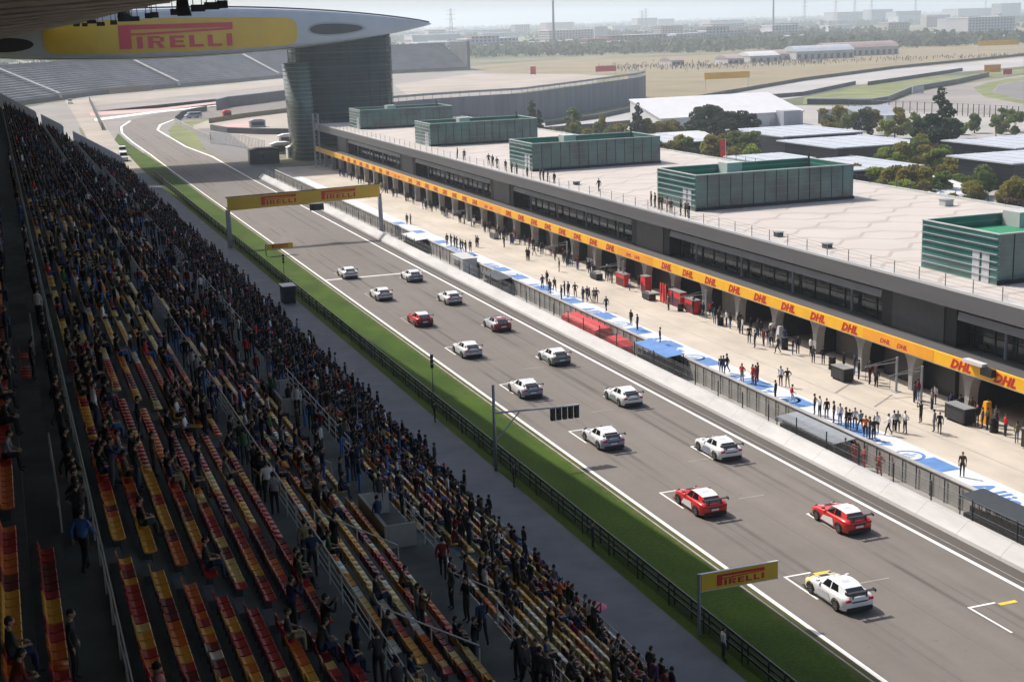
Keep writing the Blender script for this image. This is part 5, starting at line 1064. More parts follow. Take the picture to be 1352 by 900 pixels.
trolley(67.4, 141.3, 'low dark trolley loaded with parts in front of the red cabinets', 'black', .8, 2.0); trolley(67.3, 156.0, 'low dark trolley beside the tall pale boom mast', 'black', .8, 2.2); trolley(67.4, 194.0, 'grey trolley before the farther busy garages', 'steel_grey', .9, 2.0)
tyres(67.9, 104.6, 'black tyre stack before the garage at the crossing boom arms'); tyres(68.2, 113.2, 'black tyre stack beside the two white coats'); tyres(68.0, 125.5, 'black tyre stack before the dark open garages', 3); tyres(67.6, 133.8, 'short black tyre stack by the red cabinets', 3); tyres(68.0, 82.8, 'black tyre stack near the right edge of the pit lane')
t = place('red_screen', 'tall folded red barrier cloth standing by the far red cabinets', 'screen', (68.3, 138.8, 0)); b = MB()
for k in range(6): b.box(67.9 + .2 * (k % 2), 67.95 + .2 * (k % 2), 138.0 + .3 * k, 138.29 + .3 * k, .05, 2.2)
b.build('cloth', 'red_cloth', t)
for k, (y, c) in enumerate(((85.0, 'banner_orange'), (115.5, 'white_sheet'), (117.0, 'white_sheet'))):
    t = place('pit_board', ['bright orange board leaning inside the near garage', 'white sheet-covered stand before the open garage, nearer', 'white sheet-covered stand before the open garage, farther'][k], 'board', (69.3, y, 0)); b = MB(); b.loft([[(69.0 - q * .3, y - .35 * q, z), (69.3, y - .35 * q, z), (69.3, y + .35 * q, z), (69.0 - q * .3, y + .35 * q, z)] for q, z in ((1, .02), (.8, 1.0), (.5, 1.75))]); b.build('cover', c, t); b = MB(); b.box(69.1, 69.2, y - .05, y + .05, 1.76, 1.9); b.build('handle', 'steel_dark', t)
flat('pit_lane_marking', [(64.2, 92.5), (67.6, 95.0), (67.55, 95.15), (64.1, 92.65)], .035, 'runoff_grey'); flat('pit_lane_marking', [(63.8, 97.5), (67.4, 100.2), (67.3, 100.35), (63.7, 97.7)], .035, 'runoff_grey')

# ------------------------------------------------------------------ paddock houses, halls and trees behind the pit building
def house(x0, x1, y0, y1, h, lab, over=1.6):
    t = place('paddock_house', lab, 'house', ((x0 + x1) / 2, (y0 + y1) / 2, 0), 'dark paddock houses with flat white roofs')
    box_obj('wall', (x0 + over, x1 - over, y0 + over, y1 - over, 0, h - .35), 'black_wall', t); b = MB(); b.box(x0, x1, y0, y1, h - .345, h - .1); n = max(3, int((x1 - x0) / 4))
    for k in range(n): xx = x0 + (x1 - x0) * (k + .5) / n; b.box(xx - .06, xx + .06, y0 + .1, y1 - .1, h - .098, h - .02)
    b.build('roof', 'roof_white', t); b = MB()
    for k in range(5): z = .7 + k * (h - 1.4) / 5; b.box(x0 + over - .06, x1 - over + .06, y0 + over - .05, y0 + over - .003, z, z + .12); b.box(x0 + over - .06, x0 + over - .003, y0 + over, y1 - over, z, z + .12)
    b.build('louvre', 'steel_dark', t); box_obj('door', (x0 + over - .1, x0 + over - .07, (y0 + y1) / 2 - 1, (y0 + y1) / 2 + 1, .02, 2.3), 'glass_dark', t); box_obj('window', (x0 + over + 2, x1 - over - 2, y0 + over - .09, y0 + over - .055, 1.0, 1.6), 'glass_dark', t); return t
house(161.6, 183.2, 270.3, 296.5, 5, 'black house with a flat white roof in front of the big white hall'); house(155.8, 177.8, 240.4, 263.3, 5, 'black house with a flat white roof, left of the dark conifer clump'); house(129, 150.2, 204, 224.6, 5, 'house with a flat white roof just behind the large pavilion')
house(181.8, 203, 219, 242, 5, 'black house with a flat white roof, farther one at the right edge'); house(162, 183, 195.8, 214, 5.2, 'black house with a flat white roof, nearer one at the right edge'); house(128, 149, 278, 303, 4.4, 'low house with a flat white roof beside the dark conifers'); house(134, 147, 233.5, 246.6, 4.2, 'small flat white roof behind the red flag')
def shed(x0, x1, y0, y1, h, lab, m='white_sheet', gable=1.0):  # roof slope shaped to catch sunlight and read as a bright front
    t = place('hall', lab, 'hall', ((x0 + x1) / 2, (y0 + y1) / 2, 0)); b = MB(); b.prism([(y0, 0), (y1, 0), (y1, h), (y0, h * .45)], x0, x1); b.v = [(p[2], p[0], p[1]) for p in b.v]; b.build('wall', m, t); b = MB(); b.loft([[(x, y0 - .3, h * .45 + .01), (x, y1 + .3, h + .01), (x, y1 + .3, h + .3), (x, y0 - .3, h * .45 + .3)] for x in (x0 - .3, x1 + .3)]); b.build('roof', m, t)
    b = MB(); n = max(2, int((x1 - x0) / 6))
    for k in range(n): xx = x0 + (x1 - x0) * (k + .3) / n; b.box(xx, xx + 2.2, y0 - .06, y0 - .01, .05, h * .27)
    b.build('door', 'wall_white', t); box_obj('annex', (x1 - 9, x1 - 3.5, y0 - 4.5, y0 - .3, 0, h * .55), 'lintel_grey', t); return t
t = shed(172, 217, 352, 372, 8.2, 'big white hall with a roof tilted to catch sun behind the paddock trees'); t.rotation_euler = (0, 0, 0)
shed(112, 131, 330, 346, 3.2, 'low white tent roof beyond the middle pavilion'); shed(232, 246, 345, 353, 4, 'small grey shed right of the big white hall', 'lintel_grey', .6); shed(222, 229, 340, 352, 3.6, 'small dark shed beside the big white hall', 'core_panel', .5); shed(150, 162, 298, 309, 3.6, 'low white shed among the shrubs by the dark conifers'); shed(141, 152, 190, 203, 2.8, 'low white terrace canopy in front of the near trees'); shed(163, 176, 183, 192, 2.6, 'low white canopy between the round shrubs at the right')

def leaf_mesh(name, lobes, n, size, m, seed, flat_=0.6):
    r = np.random.default_rng(seed); V = []; w = np.array([q[3] * q[3] * q[4] for q in lobes]); w = w / w.sum(); P = []
    for cx, cy, cz, rx, rz in [lobes[i] for i in r.choice(len(lobes), n, p=w)]:
        d = r.normal(size=3); d /= np.linalg.norm(d); q = r.uniform(.45, 1.05) ** .6; P.append((cx + d[0] * rx * q, cy + d[1] * rx * q, cz + d[2] * rz * q))
    P = np.array(P); nrm = r.normal(size=(n, 3)); nrm[:, 2] += .5; nrm /= np.linalg.norm(nrm, axis=1)[:, None]; a = np.cross(nrm, r.normal(size=(n, 3))); a /= np.linalg.norm(a, axis=1)[:, None]; c = np.cross(nrm, a); s = size * r.uniform(.6, 1.3, (n, 1))
    quad = np.stack([P - a * s * .5 - c * s * .3, P + a * s * .1 - c * s * .45, P + a * s * .55 + c * s * .2, P - a * s * .1 + c * s * .5], 1); Q = np.arange(4 * n).reshape(n, 4); return quad.reshape(-1, 3), Q
def tree_proto(kind, seed):
    r = random.Random(seed); H = {'conifer': 8.5, 'round': 5.2, 'tall': 8.0, 'shrub': 3.4}[kind]; lobes = []
    if kind == 'conifer':
        for k in range(9): z = 1.8 + k * .78; rr = 2.5 * (1 - k / 10.5); lobes += [(r.uniform(-.5, .5) + rr * .4 * math.cos(k * 2.4), rr * .4 * math.sin(k * 2.4), z, rr * r.uniform(.6, .85), .62)]
    elif kind == 'tall':
        for k in range(13): a = r.uniform(0, 6.28); q = r.uniform(.3, 2.4); lobes.append((q * math.cos(a), q * math.sin(a), r.uniform(2.0, 7.2) - q * .3, r.uniform(.7, 1.4), r.uniform(.5, .95)))
    elif kind == 'round':
        for k in range(11): a = r.uniform(0, 6.28); q = r.uniform(.2, 1.7); lobes.append((q * math.cos(a), q * math.sin(a), r.uniform(1.3, 4.4) - q * .25, r.uniform(.6, 1.2), r.uniform(.5, .85)))
    else:
        for k in range(8): a = r.uniform(0, 6.28); q = r.uniform(.1, 1.3); lobes.append((q * math.cos(a), q * math.sin(a), r.uniform(.9, 2.5) - q * .2, r.uniform(.55, .95), r.uniform(.45, .8)))
    n = {'conifer': 2600, 'tall': 3000, 'round': 2400, 'shrub': 1500}[kind]; V, Q = leaf_mesh('crown', lobes, n, {'conifer': .40, 'tall': .42, 'round': .38, 'shrub': .30}[kind], None, seed)
    b = MB(); b.tube((0, 0, 0), (.1, .05, H * .45), .17 if kind != 'shrub' else .07, 7, .10); b.tube((.1, .05, H * .45 - .02), (-.05, 0, H * .85), .10, 6, .03)
    for k in range(6): l = lobes[k % len(lobes)]; z0 = H * (.25 + .07 * k); b.tube((.05, .03, z0), (l[0] * .9, l[1] * .9, max(z0 + .3, l[2])), .06, 5, .02)
    return V, Q, b
PROT = {}
def tree(kind, m, x, y, lab, sc=1.0, seed=1, gname=None):
    key = (kind, m, seed % 3)
    name = {'conifer': 'conifer_tree', 'round': 'round_tree', 'tall': 'broadleaf_tree', 'shrub': 'shrub'}[kind]
    if key in PROT: o = dup(PROT[key], (x, y, 0), seed * 1.3, lab, (sc, sc, sc * (0.92 + .05 * (seed % 4))))
    else:
        o = thing(name, lab, 'shrub' if kind == 'shrub' else 'tree', (x, y, 0), seed * 1.3, gname); V, Q, b = tree_proto(kind, seed % 3 + 10 * len(PROT)); fast_mesh('crown', V, Q, m, None, o); b.build('trunk', 'trunk', o); PROT[key] = o; o.scale = (sc, sc, sc)
    o['group'] = gname or 'trees and shrubs in the paddock'; return o
def ptree(kind, m, u, v, lab, sc=1.0, seed=1): x, y = G(u, v); return tree(kind, m, x, y, lab, sc * (1.28 if v > 205 else 1.12), seed)
TR = [('conifer', 'leaf_dark', 703, 178, 'lone dark conifer right of the second farthest pavilion', 1.0, 1), ('conifer', 'leaf_dark', 711, 182, 'dark conifer standing just beside the lone one near the far pavilion', .8, 2),
 ('round', 'leaf_olive', 755, 184, 'olive round tree behind the middle pavilion, left one', .8, 1), ('round', 'leaf_mid', 790, 181, 'green round tree behind the middle pavilion, right one', .85, 2), ('shrub', 'leaf_mid', 735, 186, 'small shrub behind the middle pavilion roof', 1.0, 1), ('shrub', 'leaf_olive', 815, 184, 'small olive shrub left of the pointed conifer', 1.1, 2),
 ('conifer', 'leaf_dark', 842, 184, 'pointed dark conifer behind the middle pavilion end', 1.0, 3), ('round', 'leaf_olive', 868, 184, 'olive tree right of the pointed conifer', .9, 3), ('round', 'leaf_olive', 884, 183, 'second olive tree right of the pointed conifer', .9, 2),
 ('tall', 'leaf_dark', 918, 190, 'tall dark tree left of the white hall, leftmost of the clump', 1.15, 1), ('tall', 'leaf_dark', 935, 192, 'tall dark tree in the middle of the clump before the white hall', 1.25, 2), ('tall', 'leaf_dark', 952, 194, 'wide dark tree right in the clump before the white hall', 1.0, 3), ('tall', 'leaf_dark', 975, 190, 'dark tree against the white hall, right of the clump', 1.15, 4), ('tall', 'leaf_dark', 988, 188, 'smaller dark tree against the white hall', .95, 5), ('tall', 'leaf_dark', 965, 200, 'dark tree behind the red flag', .9, 6),
 ('round', 'leaf_olive', 868, 216, 'olive round tree at the end of the middle pavilion', .9, 4), ('round', 'leaf_olive', 890, 214, 'broad olive tree between the middle pavilion and the low white roof', 1.05, 5), ('round', 'leaf_mid', 908, 214, 'dull green tree right of the broad olive one', .9, 6), ('round', 'leaf_olive', 940, 218, 'olive tree left of the red flag', .95, 7), ('shrub', 'leaf_olive', 968, 220, 'small olive shrub right of the red flag', 1.2, 3), ('shrub', 'leaf_bright', 992, 216, 'round bright shrub above the large pavilion', 1.2, 4),
 ('tall', 'leaf_mid', 1118, 183, 'broad green tree behind the middle paddock house, left', .85, 1), ('tall', 'leaf_dark', 1138, 186, 'broad dark green tree behind the middle paddock house', .95, 2), ('round', 'leaf_bright', 1172, 183, 'bright yellow-green tree beside the middle paddock house', .95, 1), ('tall', 'leaf_mid', 1208, 187, 'green tree left of the tall blue-dark conifer', .85, 3), ('conifer', 'leaf_dark', 1241, 212, 'tall blue-dark conifer between the paddock houses', 1.5, 4), ('tall', 'leaf_dark', 1222, 206, 'dark tree crowding the tall conifer', .95, 5), ('tall', 'leaf_dark', 1258, 204, 'dark tree right of the tall conifer', .9, 6),
 ('tall', 'leaf_mid', 1315, 180, 'grey green tree at the right edge by the far road, left', .75, 1), ('tall', 'leaf_mid', 1340, 182, 'grey green tree at the right edge by the far road', .8, 2),
 ('round', 'leaf_red', 1226, 232, 'reddish brown tree between the paddock houses', 1.05, 1), ('round', 'leaf_mid', 1246, 232, 'soft green tree right of the reddish one', 1.05, 2), ('round', 'leaf_mid', 1208, 222, 'green tree left of the reddish one', .95, 3), ('shrub', 'leaf_dark', 1268, 236, 'dark shrub by the nearer edge house', 1.4, 1),
 ('round', 'leaf_bright', 1168, 262, 'bright yellow-green tree behind the terrace, leftmost in the row', 1.0, 4), ('round', 'leaf_bright', 1188, 264, 'yellow-green tree behind the terrace, second in the row', .9, 5), ('round', 'leaf_olive', 1206, 268, 'large olive tree behind the terrace, third in the row', 1.05, 6), ('round', 'leaf_olive', 1222, 270, 'olive tree behind the terrace, fourth in the row', .9, 7), ('round', 'leaf_mid', 1243, 264, 'soft green tree behind the terrace, last in the row', .95, 8),
 ('round', 'leaf_olive', 1282, 288, 'brownish olive tree above the nearest pavilion', .95, 9), ('round', 'leaf_olive', 1330, 292, 'olive tree at the right edge above the nearest pavilion', .95, 10), ('round', 'leaf_red', 1350, 292, 'brown tree at the very right edge', .9, 11), ('shrub', 'leaf_mid', 1085, 190, 'green shrub between the two left paddock houses', 1.1, 5), ('shrub', 'leaf_olive', 1130, 232, 'shrub beside the white roof behind the large pavilion', 1.1, 6)]
rt = random.Random(21); zones = [(1108, 1350, 250, 284, 16, 'behind the roof terrace at the right'), (1150, 1290, 205, 240, 11, 'between the paddock houses'), (730, 905, 176, 187, 12, 'behind the middle pavilions'), (860, 1000, 205, 222, 9, 'left of the large pavilion roof'), (1090, 1345, 168, 184, 12, 'along the far paddock edge')]
for u0, u1, v0, v1, n_, wh in zones:
    for k in range(n_):
        u = u0 + (u1 - u0) * (k + rt.random()) / n_; kd = rt.choice(['round', 'round', 'shrub', 'tall'] if v0 < 240 else ['round', 'round', 'shrub']); mt_ = rt.choice(['leaf_bright', 'leaf_olive', 'leaf_mid', 'leaf_mid', 'leaf_olive'])
        TR.append((kd, mt_, u, rt.uniform(v0, v1), '%s %s %s, %s from the left' % ({'leaf_bright': 'yellow-green', 'leaf_olive': 'olive', 'leaf_mid': 'green'}[mt_], {'round': 'round tree', 'shrub': 'shrub', 'tall': 'broad tree'}[kd], wh, ordn(k + 1)), rt.uniform(.65, 1.0) if kd != 'shrub' else rt.uniform(.8, 1.2), k + 2))
for q in TR: ptree(q[0], q[1], q[2], q[3], q[4], q[5], q[6])
t = place('flag', 'tall red banner flag on a pole among the paddock trees', 'flag', (*G(958, 222), 0)); x, y = G(958, 222); b = MB(); b.tube((x, y, 0), (x, y, 6.2), .06, 6); b.build('pole', 'steel_light', t); b = MB()
for k in range(6): a, c = .2 * k, .2 * (k + 1); b.quad([(x - .08 - a, y + .08 * math.sin(a * 5), 6.0), (x - .08 - c, y + .08 * math.sin(c * 5), 6.0 - .02), (x - .08 - c, y + .08 * math.sin(c * 5), 1.6), (x - .08 - a, y + .08 * math.sin(a * 5), 1.6)])
b.build('cloth', 'red_cloth', t)
# rows of small white parasols and tables behind the terrace
for k, (u, v) in enumerate([(1190, 272), (1226, 276), (1240, 277), (1290, 274), (1262, 283), (1275, 290), (1292, 287), (1310, 296)]):
    x, y = G(u, v); t = place('parasol', 'small white parasol in the paddock garden, %s from the left' % ordn(k + 1), 'umbrella', (x, y, 0), 'white parasols behind the roof terrace'); b = MB(); K = 8
    for q in range(K): a, c = 2 * math.pi * q / K, 2 * math.pi * (q + 1) / K; b.quad([(x, y, 2.9), (x + 1.2 * math.cos(a), y + 1.2 * math.sin(a), 2.35), (x + 1.2 * math.cos(c), y + 1.2 * math.sin(c), 2.35)])
    b.build('canopy', 'white_sheet', t); MB().tube((x, y, 0), (x, y, 2.9), .03, 5).build('pole', 'steel_light', t)

# ------------------------------------------------------------------ beyond the first corner
def tier(pts, h, depth, lab, rows=14):                 # an empty far grandstand along a ground line, rising away from it
    c = pts[len(pts) // 2]; t = place('far_grandstand', lab, 'grandstand', (c[0], c[1], 0)); R = []
    P = [Vector((x, y, 0)) for x, y in pts]; N = []
    for i in range(len(P)): d = (P[min(i + 1, len(P) - 1)] - P[max(i - 1, 0)]).normalized(); N.append(Vector((-d.y, d.x, 0)))
    for p, n in zip(P, N):
        r = [tuple(p), tuple(p + Vector((0, 0, 2.4)))]
        for k in range(rows): q = p + n * (depth * k / rows); z = 2.4 + (h - 2.4) * k / rows; r += [tuple(q + n * .01 + Vector((0, 0, z))), tuple(q + n * (depth / rows * .5) + Vector((0, 0, z))), tuple(q + n * (depth / rows * .55) + Vector((0, 0, z + (h - 2.4) / rows)))]
        e = p + n * depth; r += [tuple(e + Vector((0, 0, h))), tuple(e + Vector((0, 0, h + 1.2))), tuple(e + n * .6 + Vector((0, 0, h + 1.2))), tuple(e + n * .6)]; R.append(r)
    b = MB(); b.loft(R, cap=False, closed=False); b.quad(R[0]); b.quad(R[-1]); b.build('terrace', 'stand_grey', t); b = MB(); b.loft([[tuple(p - n * .3), tuple(p - n * .3 + Vector((0, 0, 2.2)))] for p, n in zip(P, N)], cap=False, closed=False); b.build('front_wall', 'stand_dark', t)
    return t, P, N
line = [G(u, v) for u, v in [(-40, 148), (60, 135), (118, 127), (175, 121), (230, 116), (300, 110), (375, 103), (420, 101), (512, 97.5), (560, 95.2), (617, 92.5)]]
t, P_, N_ = tier(line[:8], 16.5, 34, 'long empty grey grandstand curving behind the first corner')
t2, P2, N2 = tier(line[8:], 17, 34, 'empty grey grandstand with a dark end wall right of the glass tower')
for (u, v) in ((236, 115.5), (368, 103.6), (80, 132.5)):   # pale stair aisles running up the far stand
    x, y = G(u, v); i = min(range(len(P_)), key=lambda k: (P_[k].x - x) ** 2 + (P_[k].y - y) ** 2); n = N_[i]; d = Vector((n.y, -n.x, 0)); p = Vector((x, y, 0)); b = MB()
    b.loft([[tuple(p + n * q - d * 1.5 + Vector((0, 0, z))), tuple(p + n * q + d * 1.5 + Vector((0, 0, z)))] for q, z in ((-.6, 1.2), (0, 3.6), (34, 18.0))], cap=False, closed=False); b.build('stair', 'concrete', t)
box_obj('end_wall', (P2[-1].x, P2[-1].x + 2, P2[-1].y - 1, P2[-1].y + 38, 0, 19), 'stand_dark', t2)
t = place('curved_wall', 'long curved grey panelled wall with a railing along its top', 'wall', (190, 450, 0))
cw = [G(u, v) for u, v in [(505, 178), (560, 172), (620, 167), (690, 162), (725, 156), (760, 150), (797, 143), (830, 137), (844, 134.5), (852, 131)]]; cw = cw + [(cw[-1][0] + 3, cw[-1][1] + 22)]
b = MB(); b.loft([[(x, y, 0), (x, y, 9.2), (x + .8, y + 1.0, 9.2), (x + .8, y + 1.0, 0)] for x, y in cw]); b.build('wall', 'curved_wall', t); b = MB()
for i in range(len(cw) - 1):
    for q in (0, .2, .4, .6, .8): x, y = cw[i][0] + (cw[i + 1][0] - cw[i][0]) * q, cw[i][1] + (cw[i + 1][1] - cw[i][1]) * q; b.box(x + .3, x + .42, y + .5, y + .62, 9.21, 11.0)
b.loft([[(x + .36, y + .55, 10.2), (x + .36, y + .55, 10.9)] for x, y in cw], cap=False, closed=False); b.build('railing', 'steel_grey', t)
def wall_line(pts, h, w, m, name, lab, cat='barrier', top=None):
    q = [G(u, v) for u, v in pts]; c = q[len(q) // 2]; t = place(name, lab, cat, (c[0], c[1], 0)); b = MB(); b.loft([[(x, y, 0), (x, y, h), (x + w * .5, y + w, h), (x + w * .5, y + w, 0)] for x, y in q]); b.build('wall', m, t)
    if top: b = MB(); b.loft([[(x - .05, y - .1, h + .01), (x - .05, y - .1, h + .3), (x + w * .5 + .05, y + w, h + .3), (x + w * .5 + .05, y + w, h + .01)] for x, y in q]); b.build('coping', top, t)
    return t
wall_line([(720, 166.5), (790, 157), (862, 141.5), (940, 128), (1060, 107), (1180, 91), (1270, 82), (1352, 74)], 1.5, 1.0, 'stand_dark', 'tyre_barrier', 'long dark barrier along the far side of the back straight')
wall_line([(700, 177), (790, 170), (870, 162), (905, 153)], 1.6, 1.0, 'stand_dark', 'tyre_barrier', 'dark barrier on the near side of the back straight, left piece'); wall_line([(1010, 131), (1060, 127), (1130, 112)], 1.6, 1.0, 'stand_dark', 'tyre_barrier', 'dark barrier on the near side of the back straight, by the white hall'); wall_line([(1146, 113), (1200, 105), (1271, 94)], 1.6, 1.0, 'stand_dark', 'tyre_barrier', 'dark barrier on the near side of the back straight, right piece')
wall_line([(1066, 138), (1150, 138.5), (1172, 135), (1205, 121), (1262, 111), (1306, 101)], 1.8, 1.2, 'black_wall', 'tyre_barrier', 'dark barrier bending round the last corner', 'barrier', 'lintel_grey')
wall_line([(286, 146), (300, 142), (340, 137), (380, 131.5), (400, 130)], 4.2, 1.5, 'bridge_dark', 'dark_fence', 'dark banner fence facing away inside the first corner', 'fence', 'white_sheet'); wall_line([(232, 161), (238, 155), (252, 150.5), (272, 147)], 2.0, 1.5, 'stand_dark', 'tyre_barrier', 'tyre barrier at the tip of the infield by the parked van'); wall_line([(232, 162.5), (246, 171), (262, 179), (278, 185)], 1.6, .6, 'wall_grey', 'barrier', 'grey concrete barrier bending along the inside of the first corner')
wall_line([(278, 172), (300, 176), (340, 177.5), (390, 178)], 1.8, 1.2, 'stand_dark', 'tyre_barrier', 'dark tyre barrier round the infield gravel'); wall_line([(276, 163), (320, 156), (360, 151), (395, 147)], 1.7, .5, 'dry_grass', 'barrier', 'sand coloured barrier with boards inside the first corner')
wall_line([(118, 134), (126, 152), (135, 172)], 2.5, .6, 'stand_dark', 'fence', 'dark fence along the sunlit path by the far run-off', 'fence'); wall_line([(110, 127.3), (175, 121.6), (200, 119.5)], 3.0, .6, 'dry_grass', 'advert_board', 'long faded yellow board at the foot of the far grandstand', 'sign')
t = place('white_fence', 'white picket style fence panels round the service yard', 'fence', (62, 400, 0)); q0 = [G(u, v) for u, v in [(278, 190), (300, 192), (325, 196), (352, 203)]]; b = MB()
for i in range(3):
    for k in range(14): w = k / 14; x, y = q0[i][0] + (q0[i + 1][0] - q0[i][0]) * w, q0[i][1] + (q0[i + 1][1] - q0[i][1]) * w; b.box(x - .06, x + .06, y - .06, y + .06, 0, 3.4)
b.build('post', 'white_sheet', t); b = MB()
for z in (.3, 3.3): b.loft([[(x, y, z), (x, y, z + .15), (x + .08, y + .08, z + .15), (x + .08, y + .08, z)] for x, y in q0])
b.build('rail', 'white_sheet', t)
px_flat('gravel_bed', [(285, 167), (330, 159), (345, 162), (335, 171), (300, 173)], .06, 'runoff_pink')
def board(u, v, Y, w, h, z, m, lab, legs=True, words=None):
    X = onY(u, v, Y)[0]; t = place('advert_board', lab, 'sign', (X, Y, 0)); box_obj('board', (X - w / 2, X + w / 2, Y - .2, Y, z, z + h), m, t); b = MB()
    for s in (-1, 1): b.box(X + s * w * .47 - .12, X + s * w * .47 + .12, Y + .02, Y + .3, 0, z + h)
    b.build('post', 'steel_light', t)
    if words: b = MB(); [b.box(X - w * .38 + w * .8 * q / words, X - w * .38 + w * .8 * (q + .62) / words, Y - .215, Y - .203, z + h * .25, z + h * .78) for q in range(words)]; b.build('lettering_blocks', 'letter_red', t) if False else None
    return t
board(960, 118, 545, 22, 2.8, 4.6, 'banner_yellow', 'yellow overhead board on white legs beside the back straight'); board(1310, 98, 560, 9.5, 3.6, 1.0, 'banner_orange', 'square orange-yellow board at the right by the far corner'); board(1318, 68, 800, 34, 3.4, 6, 'banner_yellow', 'long pale yellow overhead board at the far right'); board(800, 98, 760, 13, 3.2, 1.5, 'red_cloth', 'red board at the end of the far run-off'); board(704, 95, 790, 3.5, 4.5, .5, 'red_cloth', 'small red marshal board on the far run-off'); board(1212, 120, 452, 5, 2.6, .4, 'wall_white', 'white and red marshal post at the bend of the corner barrier'); board(1330, 100, 545, 5, 2.4, .5, 'letter_crimson', 'red marshal post at the right edge by the far corner')
# paddock yard vehicles and kiosks
def van(x, y, rz, lab, m='white_sheet', L=5.2):
    t = thing('van', lab, 'van', (x, y, .03), rz); b = MB(); b.loft([[(px_, yy, zz) for px_, zz in ((-.95, .35), (-.98, 1.0), (-.85, h), (.85, h), (.98, 1.0), (.95, .35))] for yy, h in ((-L / 2, 1.9), (-L / 2 + .15, 2.15), (L / 2 - 1.5, 2.2), (L / 2 - .9, 1.35), (L / 2, 1.1))]); b.build('body', m, t)
    b = MB(); b.quad([(-.80, L / 2 - 1.48, 2.1), (.80, L / 2 - 1.48, 2.1), (.84, L / 2 - .92, 1.42), (-.84, L / 2 - .92, 1.42)]); b.v = [(p[0], p[1] + .03, p[2] + .03) for p in b.v]; b.build('windscreen', 'car_glass', t); b = MB(); b.quad([(-.8, -L / 2 - .01, 1.3), (.8, -L / 2 - .01, 1.3), (.78, -L / 2 - .004, 1.85), (-.78, -L / 2 - .004, 1.85)]); b.build('rear_window', 'car_glass', t)
    for sx in (-1, 1):
        b = MB(); b.quad([(sx * .965, -L / 2 + .4, 1.3), (sx * .965, L / 2 - 1.7, 1.3), (sx * .885, L / 2 - 1.7, 1.95), (sx * .885, -L / 2 + .4, 1.95)]); b.build('side_window', 'car_glass', t)
        for wy in (-1.5, 1.55): MB().tube((sx * .70, wy, .34), (sx * .99, wy, .34), .34, 14).build('wheel', 'rubber', t)
    return t
van(30.6, 384, 3.1, 'white van standing on the sunlit path beyond the grandstand end'); van(29.2, 365, 3.1, 'white van nearer the grandstand end on the service road'); x, y = G(255, 156); van(x, y, 1.9, 'grey-white van parked at the tip of the infield', 'roof_white', 6.5); x, y = G(100, 131); van(33.5, 690, 3.1, 'small white van at the far end of the sunlit path')
for k, (u, v, m, w, h, lab) in enumerate(((349, 216, 'green_floor', 7.0, 3.4, 'dark green trackside screen box before the pit exit'), (372, 203, 'white_sheet', 5.5, 2.6, 'white kiosk with an arched roof beside the tower'), (390, 208, 'white_sheet', 4, 2.6, 'low white kiosk at the foot of the tower'), (382, 190, 'white_sheet', 6, 2.4, 'white container in the service yard'), (340, 168, 'steel_grey', 5, 2.2, 'grey container by the infield gravel'), (300, 154, 'red_cloth', 3, 2.0, 'small red hut inside the first corner'))):
    x, y = G(u, v); t = place('kiosk', lab, 'kiosk', (x, y, 0)); box_obj('body', (x - w / 2, x + w / 2, y - 1.3, y + 1.3, 0, h), 'black_wall' if m == 'green_floor' else m, t); b = MB(); b.loft([[(x - w / 2 - .15, yy, h + .005), (x - w / 4, yy, h + .45), (x + w / 4, yy, h + .45), (x + w / 2 + .15, yy, h + .005)] for yy in (y - 1.5, y + 1.5)]); b.build('roof', m if m != 'green_floor' else 'steel_dark', t); box_obj('front_panel', (x - w * .4, x + w * .4, y - 1.335, y - 1.305, .6, h - .4), 'steel_dark' if m != 'green_floor' else 'glass_dark', t)
t = place('lattice_mast', 'slender white lattice mast in front of the tower at the end of the pit building', 'mast', (68.4, 318, 0)); b = MB()
for s in (-1, 1):
    for q in (-1, 1): b.tube((68.4 + .55 * s, 318 + .55 * q, 0), (68.4 + .55 * s, 318 + .55 * q, 12.0), .09, 5)
for k in range(10): z = 1.2 * k; b.tube((67.85, 317.45, z), (68.95, 317.45, z + 1.2), .05, 4); b.tube((67.85, 317.45, z + 1.2), (67.85, 318.55, z), .05, 4); b.tube((68.95, 317.45, z + 1.2), (67.85, 317.45, z + 1.2), .05, 4)
b.build('frame', 'wall_white', t)
# fence posts round the last corner
t = place('corner_fence', 'thin tall fence with posts before the last corner', 'fence', (*G(1230, 148), 0)); b = MB(); q0 = [G(u, v) for u, v in [(1120, 146), (1250, 152), (1352, 158)]]
for i in range(2):
    for k in range(14): w = k / 14; x, y = q0[i][0] + (q0[i + 1][0] - q0[i][0]) * w, q0[i][1] + (q0[i + 1][1] - q0[i][1]) * w; b.box(x - .09, x + .09, y - .09, y + .09, 0, 3.6)
b.build('post', 'steel_dark', t); b = MB()
for z in (1.2, 3.5): b.loft([[(x, y, z), (x, y, z + .1), (x + .05, y + .05, z + .1), (x + .05, y + .05, z)] for x, y in q0])
b.build('rail', 'steel_grey', t)
